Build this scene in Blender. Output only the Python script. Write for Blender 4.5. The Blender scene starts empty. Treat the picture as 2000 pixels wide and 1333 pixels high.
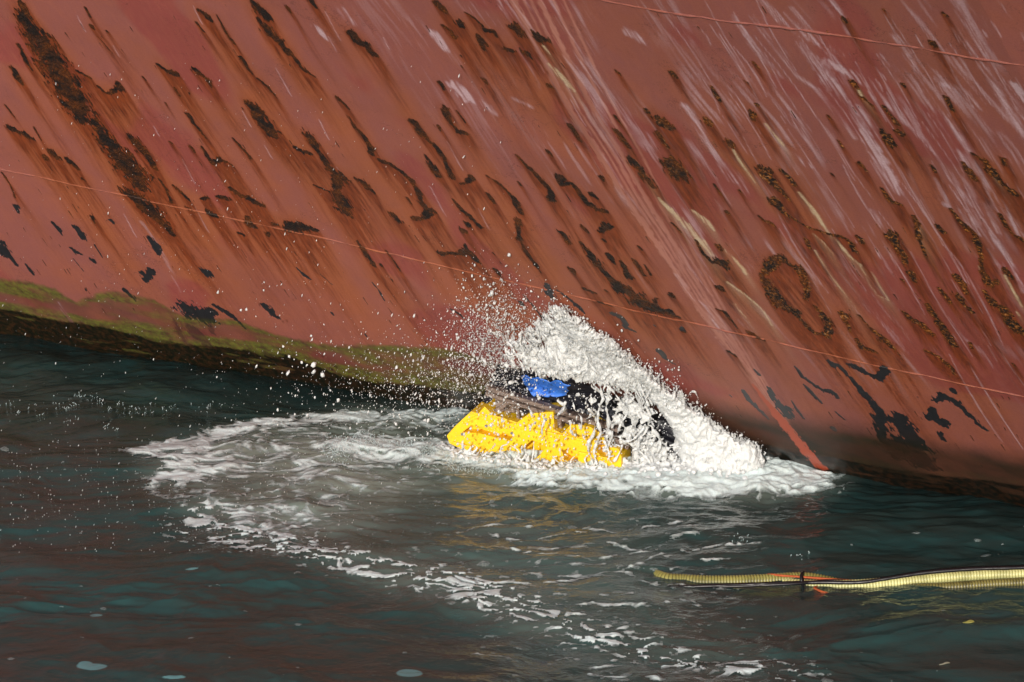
import bpy, math, random
import numpy as np
random.seed(7); rng = np.random.default_rng(11)
sc = bpy.context.scene
C = sc.collection
R = math.radians

# ------------------------------------------------------------------ camera
PITCH, FPX, CAM_H = 16.0, 6000.0, 9.289
cam_d = bpy.data.cameras.new("camera"); cam = bpy.data.objects.new("camera", cam_d); C.objects.link(cam)
cam.location = (0, 0, CAM_H); cam.rotation_euler = (R(90 - PITCH), 0, 0)
cam_d.sensor_width = 36; cam_d.lens = 36 * FPX / 2000; cam_d.clip_start = 0.5; cam_d.clip_end = 3000
sc.camera = cam

# ------------------------------------------------------------------ light
SUN_EL, SUN_AZ = 19.0, 189.0          # azimuth: compass direction the sun stands in, clockwise from +Y
w = bpy.data.worlds.new("World"); sc.world = w; w.use_nodes = True
nt = w.node_tree; bg = nt.nodes['Background']
sky = nt.nodes.new('ShaderNodeTexSky'); sky.sky_type = 'NISHITA'; sky.sun_disc = False
sky.sun_elevation = R(SUN_EL); sky.sun_rotation = R(SUN_AZ)
nt.links.new(sky.outputs[0], bg.inputs[0]); bg.inputs[1].default_value = 0.17
sd = bpy.data.lights.new("sun", 'SUN'); sd.energy = 3.7; sd.angle = R(0.5); sd.color = (1, .955, .88)
sun = bpy.data.objects.new("sun", sd); C.objects.link(sun)
sun.rotation_euler = (R(90 - SUN_EL), 0, R(180 - SUN_AZ))
sc.view_settings.view_transform = 'Standard'; sc.view_settings.look = 'None'
sc.view_settings.exposure = -.1; sc.view_settings.gamma = 1

# ------------------------------------------------------------------ geometry of the view and of the hull
th = R(PITCH); ct, st = math.cos(th), math.sin(th)
def ray(px, py):
    u = (np.asarray(px, float) - 1000) / FPX; v = -(np.asarray(py, float) - 666.5) / FPX
    return u, ct + v * st, -st + v * ct
def at(px, py, Y):                   # the point seen at px,py standing at distance Y
    u, a, b = ray(px, py); t = np.asarray(Y) / a
    return np.stack([u * t, a * t, CAM_H + b * t], -1)
def wat(px, py, z=0.0):              # the point of the water surface
    u, a, b = ray(px, py); t = (z - CAM_H) / b
    return np.stack([u * t, a * t, z + 0 * t], -1)
def proj(P):
    d = P[..., 1] * ct - (P[..., 2] - CAM_H) * st; up = P[..., 1] * st + (P[..., 2] - CAM_H) * ct
    return 1000 + FPX * P[..., 0] / d, 666.5 - FPX * up / d
K2, K1, K0 = -5.2235e-3, -0.56835, 29.6212
GX, GW = np.polynomial.legendre.leggauss(7); GX = (GX + 1) / 2; GW = GW / 2
def hullP(x0, h):
    x0 = np.asarray(x0, float); h = np.asarray(h, float)
    xc = np.clip(x0, -9, 7)
    a0 = 47 + .95 * xc; a1 = 42.3 + 1.15 * xc
    off = 0
    for g, wt in zip(GX, GW):
        hh = h * g
        ph = a1 + (a0 - a1) * np.exp(-np.maximum(hh, -1) / 2)
        off = off + wt * np.tan(np.radians(np.clip(ph, 20, 58)))
    off = off * h
    dy = 2 * K2 * x0 + K1; n = np.sqrt(1 + dy * dy)
    return np.stack([x0 + dy / n * off, K0 + K1 * x0 + K2 * x0 * x0 - off / n, h], -1)
def hull_at(px, py):                 # -> x0, h of the hull point seen at px, py
    px = np.asarray(px, float); py = np.asarray(py, float)
    x0 = (px - 1000) / 190 + (950 - py) / 260; h = np.maximum((900 - py) / 160, .1)
    for _ in range(14):
        P = hullP(x0, h); e = 1e-3
        a, b = proj(P); ax, bx = proj(hullP(x0 + e, h)); ah, bh = proj(hullP(x0, h + e))
        j11, j12, j21, j22 = (ax - a) / e, (ah - a) / e, (bx - b) / e, (bh - b) / e
        det = j11 * j22 - j12 * j21; rx, ry = px - a, py - b
        x0 = x0 + np.clip((rx * j22 - ry * j12) / det, -2, 2); h = h + np.clip((-rx * j21 + ry * j11) / det, -2, 2)
    return x0, h
def hullY(px, py):
    return hullP(*hull_at(px, py))[..., 1]

# ------------------------------------------------------------------ numpy noise
def _hash(*ii):
    v = np.zeros(np.broadcast(*ii).shape, np.uint32)
    for k, i in zip((374761393, 668265263, 2147483647, 1274126177), ii):
        v = v + i.astype(np.uint32) * np.uint32(k)
    v = (v ^ (v >> np.uint32(13))) * np.uint32(1274126177); v = v ^ (v >> np.uint32(16))
    return (v & np.uint32(0xFFFFFF)).astype(np.float32) / np.float32(0xFFFFFF)
def vn2(x, y, s=0):
    x = np.asarray(x, np.float32); y = np.asarray(y, np.float32)
    xi = np.floor(x); yi = np.floor(y); fx = x - xi; fy = y - yi
    xi = xi.astype(np.int64); yi = yi.astype(np.int64); sd_ = np.array(s * 7919 + 13)
    fx = fx * fx * (3 - 2 * fx); fy = fy * fy * (3 - 2 * fy)
    a = _hash(xi, yi, sd_); b = _hash(xi + 1, yi, sd_); c = _hash(xi, yi + 1, sd_); d = _hash(xi + 1, yi + 1, sd_)
    return (a + (b - a) * fx) * (1 - fy) + (c + (d - c) * fx) * fy
def fbm(x, y, o=4, s=0):
    t = 0; A = .5; n = 0
    for k in range(o):
        t = t + A * vn2(x, y, s + k * 17); n += A; A *= .5
        x, y = x * 1.9 + y * .4 + 3.1, y * 1.9 - x * .4 + 1.7
    return t / n
def vn3(x, y, z, s=0):
    xi = np.floor(x); yi = np.floor(y); zi = np.floor(z); fx, fy, fz = x - xi, y - yi, z - zi
    xi, yi, zi = (q.astype(np.int64) for q in (xi, yi, zi)); sd_ = np.array(s * 7919 + 13)
    fx, fy, fz = (q * q * (3 - 2 * q) for q in (fx, fy, fz)); r = 0
    for a in (0, 1):
        for b in (0, 1):
            for c in (0, 1):
                r = r + _hash(xi + a, yi + b, zi + c, sd_) * (fx if a else 1 - fx) * (fy if b else 1 - fy) * (fz if c else 1 - fz)
    return r
def sstep(a, b, x):
    t = np.clip((x - a) / (b - a), 0, 1); return t * t * (3 - 2 * t)
def blur(a, n, ax):
    k = np.ones(2 * n + 1) / (2 * n + 1)
    c = np.cumsum(np.concatenate([np.repeat(np.take(a, [0], ax), n + 1, ax), a, np.repeat(np.take(a, [-1], ax), n, ax)], ax), ax)
    m = a.shape[ax]
    return (np.take(c, range(2 * n + 1, 2 * n + 1 + m), ax) - np.take(c, range(0, m), ax)) / (2 * n + 1)

# ------------------------------------------------------------------ mesh and material helpers
def np_mesh(name, V, Fq, smooth=True):
    V = np.ascontiguousarray(V, np.float32); Fq = np.ascontiguousarray(Fq, np.int32)
    me = bpy.data.meshes.new(name); k = Fq.shape[1]
    me.vertices.add(len(V)); me.vertices.foreach_set('co', V.ravel())
    me.loops.add(Fq.size); me.loops.foreach_set('vertex_index', Fq.ravel())
    me.polygons.add(len(Fq)); me.polygons.foreach_set('loop_start', np.arange(0, Fq.size, k, dtype=np.int32))
    me.polygons.foreach_set('loop_total', np.full(len(Fq), k, np.int32))
    me.update(calc_edges=True)
    if smooth: me.polygons.foreach_set('use_smooth', np.ones(len(Fq), bool))
    return me
def grid_faces(nu, nv):              # vertex (i,j) = i*nv + j
    i, j = np.meshgrid(np.arange(nu - 1), np.arange(nv - 1), indexing='ij'); a = (i * nv + j).ravel()
    return np.stack([a, a + nv, a + nv + 1, a + 1], 1)
def attr(me, name, arr):             # arr (n,4)
    at_ = me.attributes.new(name, 'FLOAT_COLOR', 'POINT'); at_.data.foreach_set('color', np.ascontiguousarray(arr, np.float32).ravel())
def link(name, me, m, parent=None):
    o = bpy.data.objects.new(name, me); C.objects.link(o)
    if m and not me.materials: me.materials.append(m)
    o.parent = parent; return o
def tag(o, label=None, cat=None, group=None, kind=None):
    for k, v in (('label', label), ('category', cat), ('group', group), ('kind', kind)):
        if v: o[k] = v
    return o

class NB:                            # tiny node builder
    def __init__(s, name):
        s.m = bpy.data.materials.new(name); s.m.use_nodes = True; s.t = s.m.node_tree; s.t.nodes.clear()
        s.out = s.t.nodes.new('ShaderNodeOutputMaterial')
    def n(s, typ, ins=None, **kw):
        o = s.t.nodes.new(typ)
        for k, v in kw.items(): setattr(o, k, v)
        for k, v in (ins or {}).items(): s.set(o.inputs[k], v)
        return o
    def set(s, sock, v):
        if isinstance(v, bpy.types.NodeSocket): s.t.links.new(v, sock)
        elif isinstance(v, (tuple, list)) and len(v) == 3 and sock.type == 'RGBA': sock.default_value = (*v, 1)
        else: sock.default_value = v
    def mix(s, f, a, b, mode='MIX'):
        o = s.t.nodes.new('ShaderNodeMix'); o.data_type = 'RGBA'; o.blend_type = mode; o.clamp_factor = True
        s.set(o.inputs['Factor'], f); s.set(o.inputs[6], a); s.set(o.inputs[7], b); return o.outputs[2]
    def math(s, op, a, b=0.0, c=0.0, clamp=False):
        o = s.t.nodes.new('ShaderNodeMath'); o.operation = op; o.use_clamp = clamp
        s.set(o.inputs[0], a); s.set(o.inputs[1], b)
        if op in ('MULTIPLY_ADD',): s.set(o.inputs[2], c)
        return o.outputs[0]
    def rng(s, v, a, b, c=0.0, d=1.0):
        o = s.n('ShaderNodeMapRange', {0: v, 1: a, 2: b, 3: c, 4: d}); o.clamp = True; return o.outputs[0]
    def noise(s, vec, scale, detail=3, rough=.55, dist=0.0):
        return s.n('ShaderNodeTexNoise', {'Vector': vec, 'Scale': scale, 'Detail': detail, 'Roughness': rough, 'Distortion': dist}).outputs[0]
    def pos(s, sx=1, sy=1, sz=1):
        g = s.n('ShaderNodeNewGeometry'); mp = s.n('ShaderNodeMapping', {0: g.outputs['Position']}); mp.inputs['Scale'].default_value = (sx, sy, sz); return mp.outputs[0]
    def attr(s, name):
        a = s.n('ShaderNodeAttribute', attribute_name=name); sp = s.n('ShaderNodeSeparateColor', {0: a.outputs['Color']})
        return sp.outputs[0], sp.outputs[1], sp.outputs[2], a.outputs['Alpha']
    def surf(s, sh): s.t.links.new(sh, s.out.inputs['Surface']); return s.m

# ================================================================== THE SHIP
DS, DH = .010, .0105
xs_f = np.arange(-6.3, 8.7, DS); hs_f = np.arange(-.16, 7.0, DH)
xs = np.concatenate([np.linspace(-22, -6.4, 60), xs_f, np.linspace(8.8, 20, 50)])
hs = np.concatenate([np.linspace(-2.2, -.25, 12), hs_f, np.linspace(7.08, 8.4, 16)])
i0, j0 = 60, 12
nx, nh = len(xs_f), len(hs_f)
XF, HF = np.meshgrid(xs_f, hs_f, indexing='ij'); AF = (XF * 1.15).astype(np.float32); BF = (HF * 1.42).astype(np.float32)
TILE = {1: (0, 0), 2: (650, 0), 3: (1300, 0), 4: (0, 400), 5: (650, 400), 6: (1300, 400)}
Z = 2.854; MPP = .0052
def parse(txt):
    out = []
    for line in txt.strip().splitlines():
        line = line.strip()
        if not line: continue
        t, rest = line.split(':'); ox, oy = TILE[int(t)]
        for stroke in rest.split(';'):
            v = [float(q) for q in stroke.replace(',', ' ').split()]
            if v: out.append([(ox + v[k] / Z, oy + v[k + 1] / Z, v[k + 2] / Z) for k in range(0, len(v), 3)])
    return out
# rust scabs, bare patches and scrapes traced as strokes: tile: x y width ... (points of one stroke), strokes split by ';'
SCAB = parse("""
1: 130 20 60 150 120 100 210 200 150 270 300 160 330 400 170 390 500 170 430 600 150 450 670 60; 530 680 60 600 780 110 670 870 130 740 960 150 770 1030 90
1: 690 1075 50 740 1090 100 780 1120 110 850 1190 110 920 1250 70 965 1310 40; 105 255 25 130 300 30 150 350 20 185 390 12; 75 385 40 100 430 40 130 470 20
1: 50 710 40 100 735 30 140 750 50 185 775 30; 30 585 12 80 650 8; 190 705 8 230 780 8; 255 870 30 258 885 30; 290 845 45 320 880 40; 375 885 30 400 905 40 430 935 25
1: 460 995 15 480 1010 10; 10 960 12 60 1030 10 85 1100 12; 480 40 15 510 90 10; 515 140 25 530 160 10; 600 170 14 612 180 8; 550 200 5 630 295 5
1: 1110 55 20 1150 85 40 1180 115 25; 1100 125 14 1140 175 12; 1210 80 5 1270 190 15 1310 240 12; 1410 20 25 1450 60 60 1490 100 50; 1440 110 25 1480 160 50 1540 210 55 1580 260 35 1640 320 30 1700 390 20 1760 430 10
1: 1600 50 25 1620 75 10; 1735 10 40 1760 40 15; 1965 190 45 1990 230 40; 880 360 18 930 400 28 980 415 35; 1075 385 30 1110 410 40 1150 440 25 1180 490 12; 975 500 20 1000 540 14
1: 655 455 20 660 490 50 620 515 22 590 510 22 550 475 12; 795 430 10 815 450 8; 920 575 14 930 590 8; 1052 520 9 1058 530 6; 1345 315 20 1380 370 20 1410 410 10; 1440 435 14 1490 480 18 1545 545 10
1: 1410 590 60 1440 640 90 1490 700 95 1520 745 60; 1045 640 22 1080 690 20 1120 740 14 1150 775 10; 1295 775 10 1340 830 14 1395 890 22; 1065 820 22 1085 850 8; 1125 820 18 1160 880 20 1185 910 30 1220 890 30 1270 910 12 1310 945 6
1: 1720 745 50 1750 790 40 1800 870 25 1850 950 60 1890 990 80 1870 1060 35 1890 1120 70 1910 1180 70 1960 1230 12; 1645 820 30 1690 840 40 1725 850 30; 730 760 50 770 810 65 820 870 50 870 950 20
1: 1885 545 20 1920 580 20 1950 610 8; 1945 650 8 1985 720 20; 885 1000 12 930 1060 18 955 1130 16; 965 1035 18 1010 1075 24 1060 1120 14; 1120 1110 12 1160 1105 25; 1210 1100 20 1260 1110 40
1: 1290 1060 30 1340 1095 40 1400 1120 35 1450 1150 35; 1745 1040 12 1800 1065 14 1830 1080 16; 1050 1160 30 1075 1170 20; 1160 1185 40 1195 1200 40; 1375 1215 30 1390 1250 50 1420 1270 30; 1335 1300 22 1355 1310 20
1: 1600 1285 40 1640 1270 80 1700 1275 60 1750 1290 30; 1520 1255 20 1545 1260 15; 1490 1305 25 1493 1320 20; 515 1205 18 530 1240 12; 1985 1000 20 1995 1005 20; 945 790 10 960 800 7; 430 390 20 510 430 12
2: 575 25 30 605 60 35 620 80 15; 730 75 6 790 110 16 830 150 14; 700 140 45 715 160 30; 610 155 15 650 185 30 675 220 25; 805 205 15 825 250 45 830 280 30; 845 175 25 890 180 20 910 210 14; 970 285 35 1005 290 20
2: 1030 165 70 1050 190 50; 1075 300 50 1095 320 35; 1130 180 30 1160 210 50 1200 220 30; 100 180 35 130 215 50 180 245 40 210 290 30 240 310 25; 600 465 20 620 500 14; 825 450 30 850 480 14; 625 600 30 635 640 30 660 690 16 700 735 30 745 745 25
2: 690 620 10 740 685 6; 590 710 30 605 735 10; 450 680 40 490 740 40 540 790 20 580 830 25 620 880 20 645 940 25 665 990 30; 520 870 20 550 920 35 590 980 30; 25 545 25 55 570 20; 80 645 8 130 710 14 180 765 22 215 820 30 220 855 30
2: 260 890 25 320 915 25 380 955 25 430 1000 25 465 1060 30 490 1130 30 530 1170 35 550 1185 25; 540 1180 50 500 1220 20 450 1220 25; 150 1005 25 190 1045 40 225 1075 30; 330 1195 30 360 1230 45; 415 1105 15 440 1140 8
2: 710 1025 12 740 1020 14 775 990 30; 860 980 12 920 1020 16 980 1070 22 1020 1120 25 1045 1180 28; 1040 1220 35 1040 1270 25 1045 1330 30; 865 1075 14 890 1110 22 905 1130 12; 670 1115 12 720 1170 22 780 1220 35 820 1260 30
2: 745 1245 40 752 1255 30; 735 1280 35 738 1290 30; 1025 865 12 1090 930 20 1160 1000 28 1210 1060 25 1220 1115 35; 1035 1015 14 1050 1035 10; 1205 845 30 1225 870 10; 1270 985 40 1275 1030 20 1330 1020 20 1380 1080 25 1420 1130 35 1480 1170 25 1520 1175 25
2: 1450 1085 35 1475 1105 15; 1325 700 30 1350 740 25 1380 790 14; 1210 480 25 1225 490 18; 1495 985 20 1510 1010 12; 1580 385 15 1605 410 12; 1750 605 25 1757 620 18; 1830 660 50 1860 690 55; 1820 740 35 1850 790 25 1870 820 15
2: 1575 640 14 1610 690 8; 1575 720 25 1620 780 25 1650 820 20; 1660 885 40 1700 930 50 1740 985 45 1790 1040 25; 1885 880 30 1905 930 90 1925 970 95; 1275 1290 35 1290 1310 25; 1390 1260 12 1420 1290 10; 1520 1250 40 1500 1290 25 1560 1260 12; 1900 405 25 1910 420 20; 705 320 8 712 330 7; 712 380 8 718 390 6
3: 45 415 18 65 430 14; 260 480 12 280 520 22 305 560 14; 235 670 45 250 690 30; 510 580 15 515 590 10; 485 630 30 490 665 20; 360 790 35 370 810 25; 985 120 30 1000 140 20; 1210 65 15 1218 72 10; 1485 245 30 1500 260 18; 1540 85 20 1570 100 10
3: 1040 465 25 1070 500 15; 1100 555 20 1150 600 16; 1215 610 20 1250 650 20 1290 700 20; 1300 750 30 1312 765 20; 1225 770 50 1245 815 45; 905 655 15 920 670 8; 1320 480 14 1330 500 8; 550 945 55 570 1000 45 610 1040 35 650 1080 30 690 1130 10
3: 640 950 20 690 1000 20 715 1040 20; 610 1130 45 640 1180 20; 1075 920 20 1120 965 12; 1200 1060 15 1250 1130 20 1310 1150 14; 270 1030 8 310 1090 8; 340 1180 18 350 1200 14; 920 975 10 935 990 6; 1260 1310 50 1270 1330 30
3: 1480 930 15 1500 970 12; 1660 910 14 1690 960 40 1730 1000 30; 1720 860 25 1780 900 35 1820 960 40 1870 1010 25 1950 1080 35; 1880 880 25 1890 910 20; 1560 550 20 1600 620 15; 1590 1170 14 1630 1220 20 1680 1290 20; 1380 1210 15 1400 1260 18 1410 1310 20; 1860 1200 14 1900 1270 16; 1510 1260 20 1550 1300 20; 410 1065 10 420 1075 8; 960 790 8 985 830 8; 440 445 6 460 460 6; 490 350 8 520 385 8
5: 1290 160 35 1320 210 20; 1390 110 12 1430 150 10; 1515 190 20 1525 200 16; 1385 200 14 1430 260 40 1470 310 50 1500 360 30 1540 400 30; 1540 400 30 1580 440 60 1640 480 100 1700 530 110 1780 570 90 1860 600 50 1920 625 20; 1610 310 20 1640 370 22 1660 400 40
5: 1540 270 25 1570 320 20; 1680 300 18 1710 350 20 1740 390 14; 1740 330 8 1775 390 8; 1710 230 16 1725 245 10; 1330 360 30 1350 390 16; 1400 470 20 1450 490 25; 1520 475 15 1530 485 12; 1885 500 30 1900 515 18; 1040 140 18 1060 210 20 1090 270 20 1130 330 18 1160 380 12
5: 600 275 35 660 270 25 720 275 30 760 260 50 800 310 40; 740 220 20 750 250 30; 905 365 25 930 400 10; 890 265 8 905 280 6; 130 210 14 160 250 25 200 300 25 230 340 20; 265 335 20 275 350 12; 325 415 10 335 430 8; 290 260 8 340 320 10 375 375 10; 1480 545 14 1560 570 14; 1790 570 30 1805 520 20
6: 610 10 40 650 50 20 720 95 12 780 130 14 850 155 16 910 175 16 980 190 18 1030 220 25 1050 265 30; 520 70 15 545 95 14 575 100 18 610 130 8; 40 100 15 85 150 12; 170 200 15 210 270 15 260 320 20 315 320 60 340 350 40; 290 230 30 310 250 20
6: 780 200 25 800 250 12; 1075 195 30 1090 220 20; 1250 170 50 1280 220 35 1320 280 30 1340 330 20; 1365 380 30 1390 430 20; 530 395 20 570 370 35 600 320 55 650 300 45 690 340 20 745 360 45 770 410 35 785 480 25 780 530 20; 560 420 40 600 490 60 640 550 80 700 590 60 750 640 20 790 690 25 840 720 25 900 730 40 910 680 45 870 610 30 830 570 20
6: 990 620 45 1010 660 20 1030 710 12; 1075 620 14 1130 680 12 1180 720 20 1230 760 50 1270 800 20; 1065 750 15 1100 800 30 1160 815 25; 300 460 35 320 475 20; 280 580 8 330 600 20 370 650 18 400 690 10; 470 715 30 510 745 20 550 760 15; 90 690 30 100 710 20; 20 590 30 50 620 20; 30 495 25 42 505 18
6: 1320 595 14 1370 640 30 1420 670 35 1480 720 30; 1460 550 25 1500 620 25 1550 700 30 1600 780 30; 1620 400 35 1650 430 25 1680 490 20; 1530 465 15 1570 510 20 1590 540 20; 1630 500 40 1660 540 25 1710 590 20; 1600 50 12 1660 110 20 1710 160 25 1740 220 25 1755 300 18 1760 370 16; 1760 380 25 1810 440 40 1850 430 30; 1780 480 25 1830 550 35 1880 570 30 1930 640 50 1970 700 45
6: 1870 80 12 1930 170 14 1990 210 20; 1900 380 30 1930 420 14; 1405 110 18 1400 160 20 1420 220 14 1450 290 14; 1700 770 14 1705 800 16; 1940 885 14 1950 900 10; 1310 415 15 1330 430 10; 350 820 20 390 850 16; 1455 815 20 1510 840 16 1560 880 18 1600 920 20 1610 945 20
""")
BLACK = parse("""
1: 95 1150 36 105 1185 20; 620 1230 38 632 1245 30; 300 1240 25 335 1280 25 350 1310 12
4: 430 125 45 445 150 50 468 185 46; 395 240 20 430 265 40 450 275 20; 515 305 38 530 320 30; 15 225 80 20 270 80 60 300 40 95 340 25; 145 330 15 180 370 25 190 390 10; 410 300 8 470 370 6; 530 220 10 575 295 6; 835 190 35 870 230 60 885 270 40
4: 805 380 45 820 420 40 850 365 50; 1155 380 75 1165 392 60; 700 470 40 735 500 40 760 535 12; 1000 550 40 1060 590 160 1130 620 140 1175 600 80; 1190 560 30 1260 600 40 1310 640 35 1365 695 15; 1480 570 50 1510 600 55 1540 630 40; 1650 355 10 1700 400 25 1730 420 10; 1780 390 5 1850 450 10; 1850 600 15 1860 615 10; 625 515 14 640 518 10; 480 462 10 485 475 8
5: 220 435 8 255 480 12 290 540 8; 170 380 6 180 395 5; 1190 450 35 1210 500 55 1230 520 30; 1250 480 15 1320 530 20 1360 570 35 1400 610 12; 1045 545 25 1055 565 20; 1060 505 8 1110 560 12 1160 620 14 1190 660 10; 660 580 12 710 610 14 730 635 8; 1560 610 35 1620 640 45 1640 690 35 1680 710 20; 1940 685 25 1950 705 20; 1820 820 40 1850 860 25 1890 890 12; 1790 670 8 1800 680 6; 180 720 12 190 735 8
6: 935 885 55 960 890 30 1010 940 20 1060 990 35 1120 1060 45 1170 1110 50 1200 1150 70; 1205 1180 70 1200 1230 60 1205 1290 60 1250 1340 90 1300 1390 110; 1310 1170 60 1320 1230 110 1360 1290 120 1420 1350 110; 1270 1190 60 1250 1200 50; 1330 1330 150 1400 1400 150 1440 1450 110; 1040 890 45 1080 910 40 1140 940 35 1200 970 35 1225 910 40
6: 1510 1090 40 1540 1060 50 1600 1090 45 1650 1130 40 1700 1180 35 1760 1240 25 1790 1260 15; 1600 1030 30 1610 1050 25; 1490 1130 30 1490 1190 70 1530 1200 80 1560 1230 40; 1530 1270 40 1545 1310 30; 430 1040 20 470 1100 30 520 1150 30 570 1200 15; 570 1020 20 600 1070 40 650 1130 75 690 1180 65; 700 1090 8 740 1150 14 770 1190 14
6: 720 900 10 770 960 25 830 1000 30 880 1030 35 930 1040 50 960 1070 20; 770 1000 14 820 1050 30 870 1100 20; 490 920 14 520 950 16; 930 1240 30 940 1255 20; 10 870 20 50 895 10; 355 1070 14 365 1080 12; 80 1090 30 30 1070 20; 950 1150 12 1000 1195 10
""")
PALE = parse("""
3: 520 0 20 640 110 60 760 190 50 880 260 40 980 300 40; 740 240 14 830 330 50 900 440 70 980 560 60 1060 680 50 1150 830 45 1220 960 70 1290 1080 30; 900 0 20 960 80 25 1020 200 14; 1280 210 30 1340 290 25 1400 420 20 1500 560 35 1580 680 25 1700 850 20
3: 1600 80 30 1680 200 60 1740 300 50 1800 420 25 1900 600 25 1990 740 20; 400 100 30 480 250 25 560 340 30 640 430 15; 480 100 20 600 260 15 720 420 20 840 500 14 950 640 12 1050 780 10; 900 360 60 1050 420 60 1180 520 50 1300 650 30 1450 800 30 1520 920 14
3: 1070 600 20 1120 680 30 1190 760 12; 120 590 40 180 680 40 250 800 40 310 900 45 370 1010 40; 560 700 25 620 780 20 700 860 30 800 930 30; 1510 1010 20 1570 1110 35 1640 1200 30 1720 1300 20; 1340 960 8 1400 1080 12 1490 1230 10; 1740 900 30 1820 1080 40 1900 1200 50 1980 1330 40
3: 1200 320 12 1280 400 14 1400 600 10 1500 760 8; 1560 480 30 1650 520 60 1720 600 40; 1940 480 60 1985 560 40; 700 60 14 850 230 20 1000 400 12; 1650 850 30 1700 960 20 1800 1150 30 1850 1300 30; 1400 740 20 1500 860 26 1620 1040 24 1700 1150 20
6: 1780 260 30 1830 340 30; 1700 40 50 1800 160 50 1900 330 40 1990 480 25; 1250 0 20 1350 90 20 1450 250 16; 60 390 14 150 520 16 220 560 20 300 700 10; 1560 0 30 1680 60 40 1750 170 20; 1150 40 12 1230 150 12 1290 230 10
2: 680 480 60 760 540 90 820 580 60 900 640 20; 1660 180 50 1750 230 30; 1000 560 16 1100 600 14; 60 60 40 110 130 30; 560 200 50 620 280 40
1: 1750 150 30 1830 210 50
4: 330 540 14 400 640 14 440 690 8; 790 100 20 870 200 20 940 330 14 1010 480 8
""")
CREAM = parse("""
3: 380 830 12 430 920 14 500 1020 12; 740 1080 14 800 1160 22 870 1260 18 900 1300 14; 1070 500 14 1090 540 12; 1400 1230 8 1415 1300 8; 1820 960 14 1850 1000 10; 560 690 14 600 740 10 660 810 14
6: 20 10 34 120 110 46 200 200 40 260 280 20; 150 30 18 230 90 40 270 140 22; 330 250 12 390 310 20 450 380 25; 800 10 15 850 80 26 900 160 14 960 220 12 1020 290 18 1080 340 14 1120 420 8 1170 500 8; 1150 380 6 1200 470 6 1245 535 6 1170 505 6; 820 170 8 880 220 6 940 290 8; 830 260 8 900 370 6 960 460 8 1060 580 5
6: 1890 400 10 1940 480 12 1990 560 12; 350 430 20 450 500 14 540 580 14 590 670 10; 390 550 14 470 660 10; 1400 120 8 1410 200 7; 1745 350 8 1760 390 6; 1960 590 10 1975 610 8
2: 1220 360 30 1290 430 40 1350 500 25; 1180 250 14 1215 290 10; 1690 900 10 1760 1010 12; 1820 1100 24 1870 1150 30
""")
def raster(strokes, soft, grow=1.0, acc=None, edge=.9):
    M = np.zeros((nx, nh), np.float32) if acc is None else acc
    for S in strokes:
        p = np.array(S); u, h = hull_at(p[:, 0], p[:, 1]); a = u * 1.15; b = h * 1.42; r = p[:, 2] * MPP * .5 * grow
        if len(p) == 1: a = np.repeat(a, 2); b = np.repeat(b, 2); r = np.repeat(r, 2)
        for k in range(len(a) - 1):
            rm = max(r[k], r[k + 1]) * 1.6 + soft
            ia = np.searchsorted(xs_f, (min(a[k], a[k + 1]) - rm) / 1.15); ib = np.searchsorted(xs_f, (max(a[k], a[k + 1]) + rm) / 1.15)
            ja = np.searchsorted(hs_f, (min(b[k], b[k + 1]) - rm) / 1.42); jb = np.searchsorted(hs_f, (max(b[k], b[k + 1]) + rm) / 1.42)
            if ib <= ia or jb <= ja: continue
            A = AF[ia:ib, ja:jb]; B = BF[ia:ib, ja:jb]; da, db = a[k + 1] - a[k], b[k + 1] - b[k]; L = da * da + db * db + 1e-9
            t = np.clip(((A - a[k]) * da + (B - b[k]) * db) / L, 0, 1)
            d = np.hypot(A - a[k] - t * da, B - b[k] - t * db); rr = r[k] + (r[k + 1] - r[k]) * t
            v = np.clip((rr * (1 - edge * .5 + edge * EDGE[ia:ib, ja:jb]) - d) / soft + .5, 0, 1)
            M[ia:ib, ja:jb] = np.maximum(M[ia:ib, ja:jb], v)
    return M
EDGE = (.6 * fbm(AF * 75, BF * 11, 3, 3) + .4 * fbm(AF * 16, BF * 12, 3, 4)).astype(np.float32)
EDGE = np.clip((EDGE - .5) * 2.4 + .5, -.3, 1.3)
scab = raster(SCAB, .020, 1.25, edge=1.25)
# a peppering of small pits
pits = []
for k in range(600):
    u = rng.uniform(-5, 7.5); h = rng.uniform(.5, 6); n = fbm(np.array([u * .9]), np.array([h * .9]), 3, 50)[0]
    if n < .5: continue
    P = hullP(u, h); px, py = proj(P); l = rng.uniform(4, 22); ww = rng.uniform(1.2, 3.2)
    pits.append([(px, py, ww), (px + l * .5, py + l * .75, ww * .5)])
pitm = raster(pits, .009, 1.0)
black = raster(BLACK, .014, 1.12, edge=1.2)
black = np.maximum(black, .50 * raster(parse('4: 970 630 30 1000 700 60 1040 770 60 1090 800 50; 1060 690 110 1110 740 120 1160 790 70; 1160 640 60 1190 720 50'), .05))
pale = raster(PALE, .05, 1.15, edge=1.0)
SEAMLINE = [[(1000, -10, 34), (1100, 190, 34), (1200, 350, 30), (1300, 500, 26), (1400, 650, 20), (1500, 790, 12), (1600, 915, 12)]]
SKEW = .10 * (fbm(AF * .45, BF * .45, 2, 8) - .5) * 3 + .16 * sstep(1.5, 5, AF) * (BF - 2) * .35
fib = fbm((AF + SKEW) * 45, BF * 2.2, 4, 9)                     # fibres running down the plating
fib2 = fbm((AF + SKEW * 1.4) * 15, BF * 1.5, 4, 19)
pale_raw = pale
pale = np.clip(pale * sstep(.38, .66, fib * .7 + fib2 * .3) * 1.0, 0, 1)
zone = sstep(2.2, 4.6, AF / 1.15 + BF * .22) * sstep(1.5, 3.6, BF)   # the scraped shoulder of the bow
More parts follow.
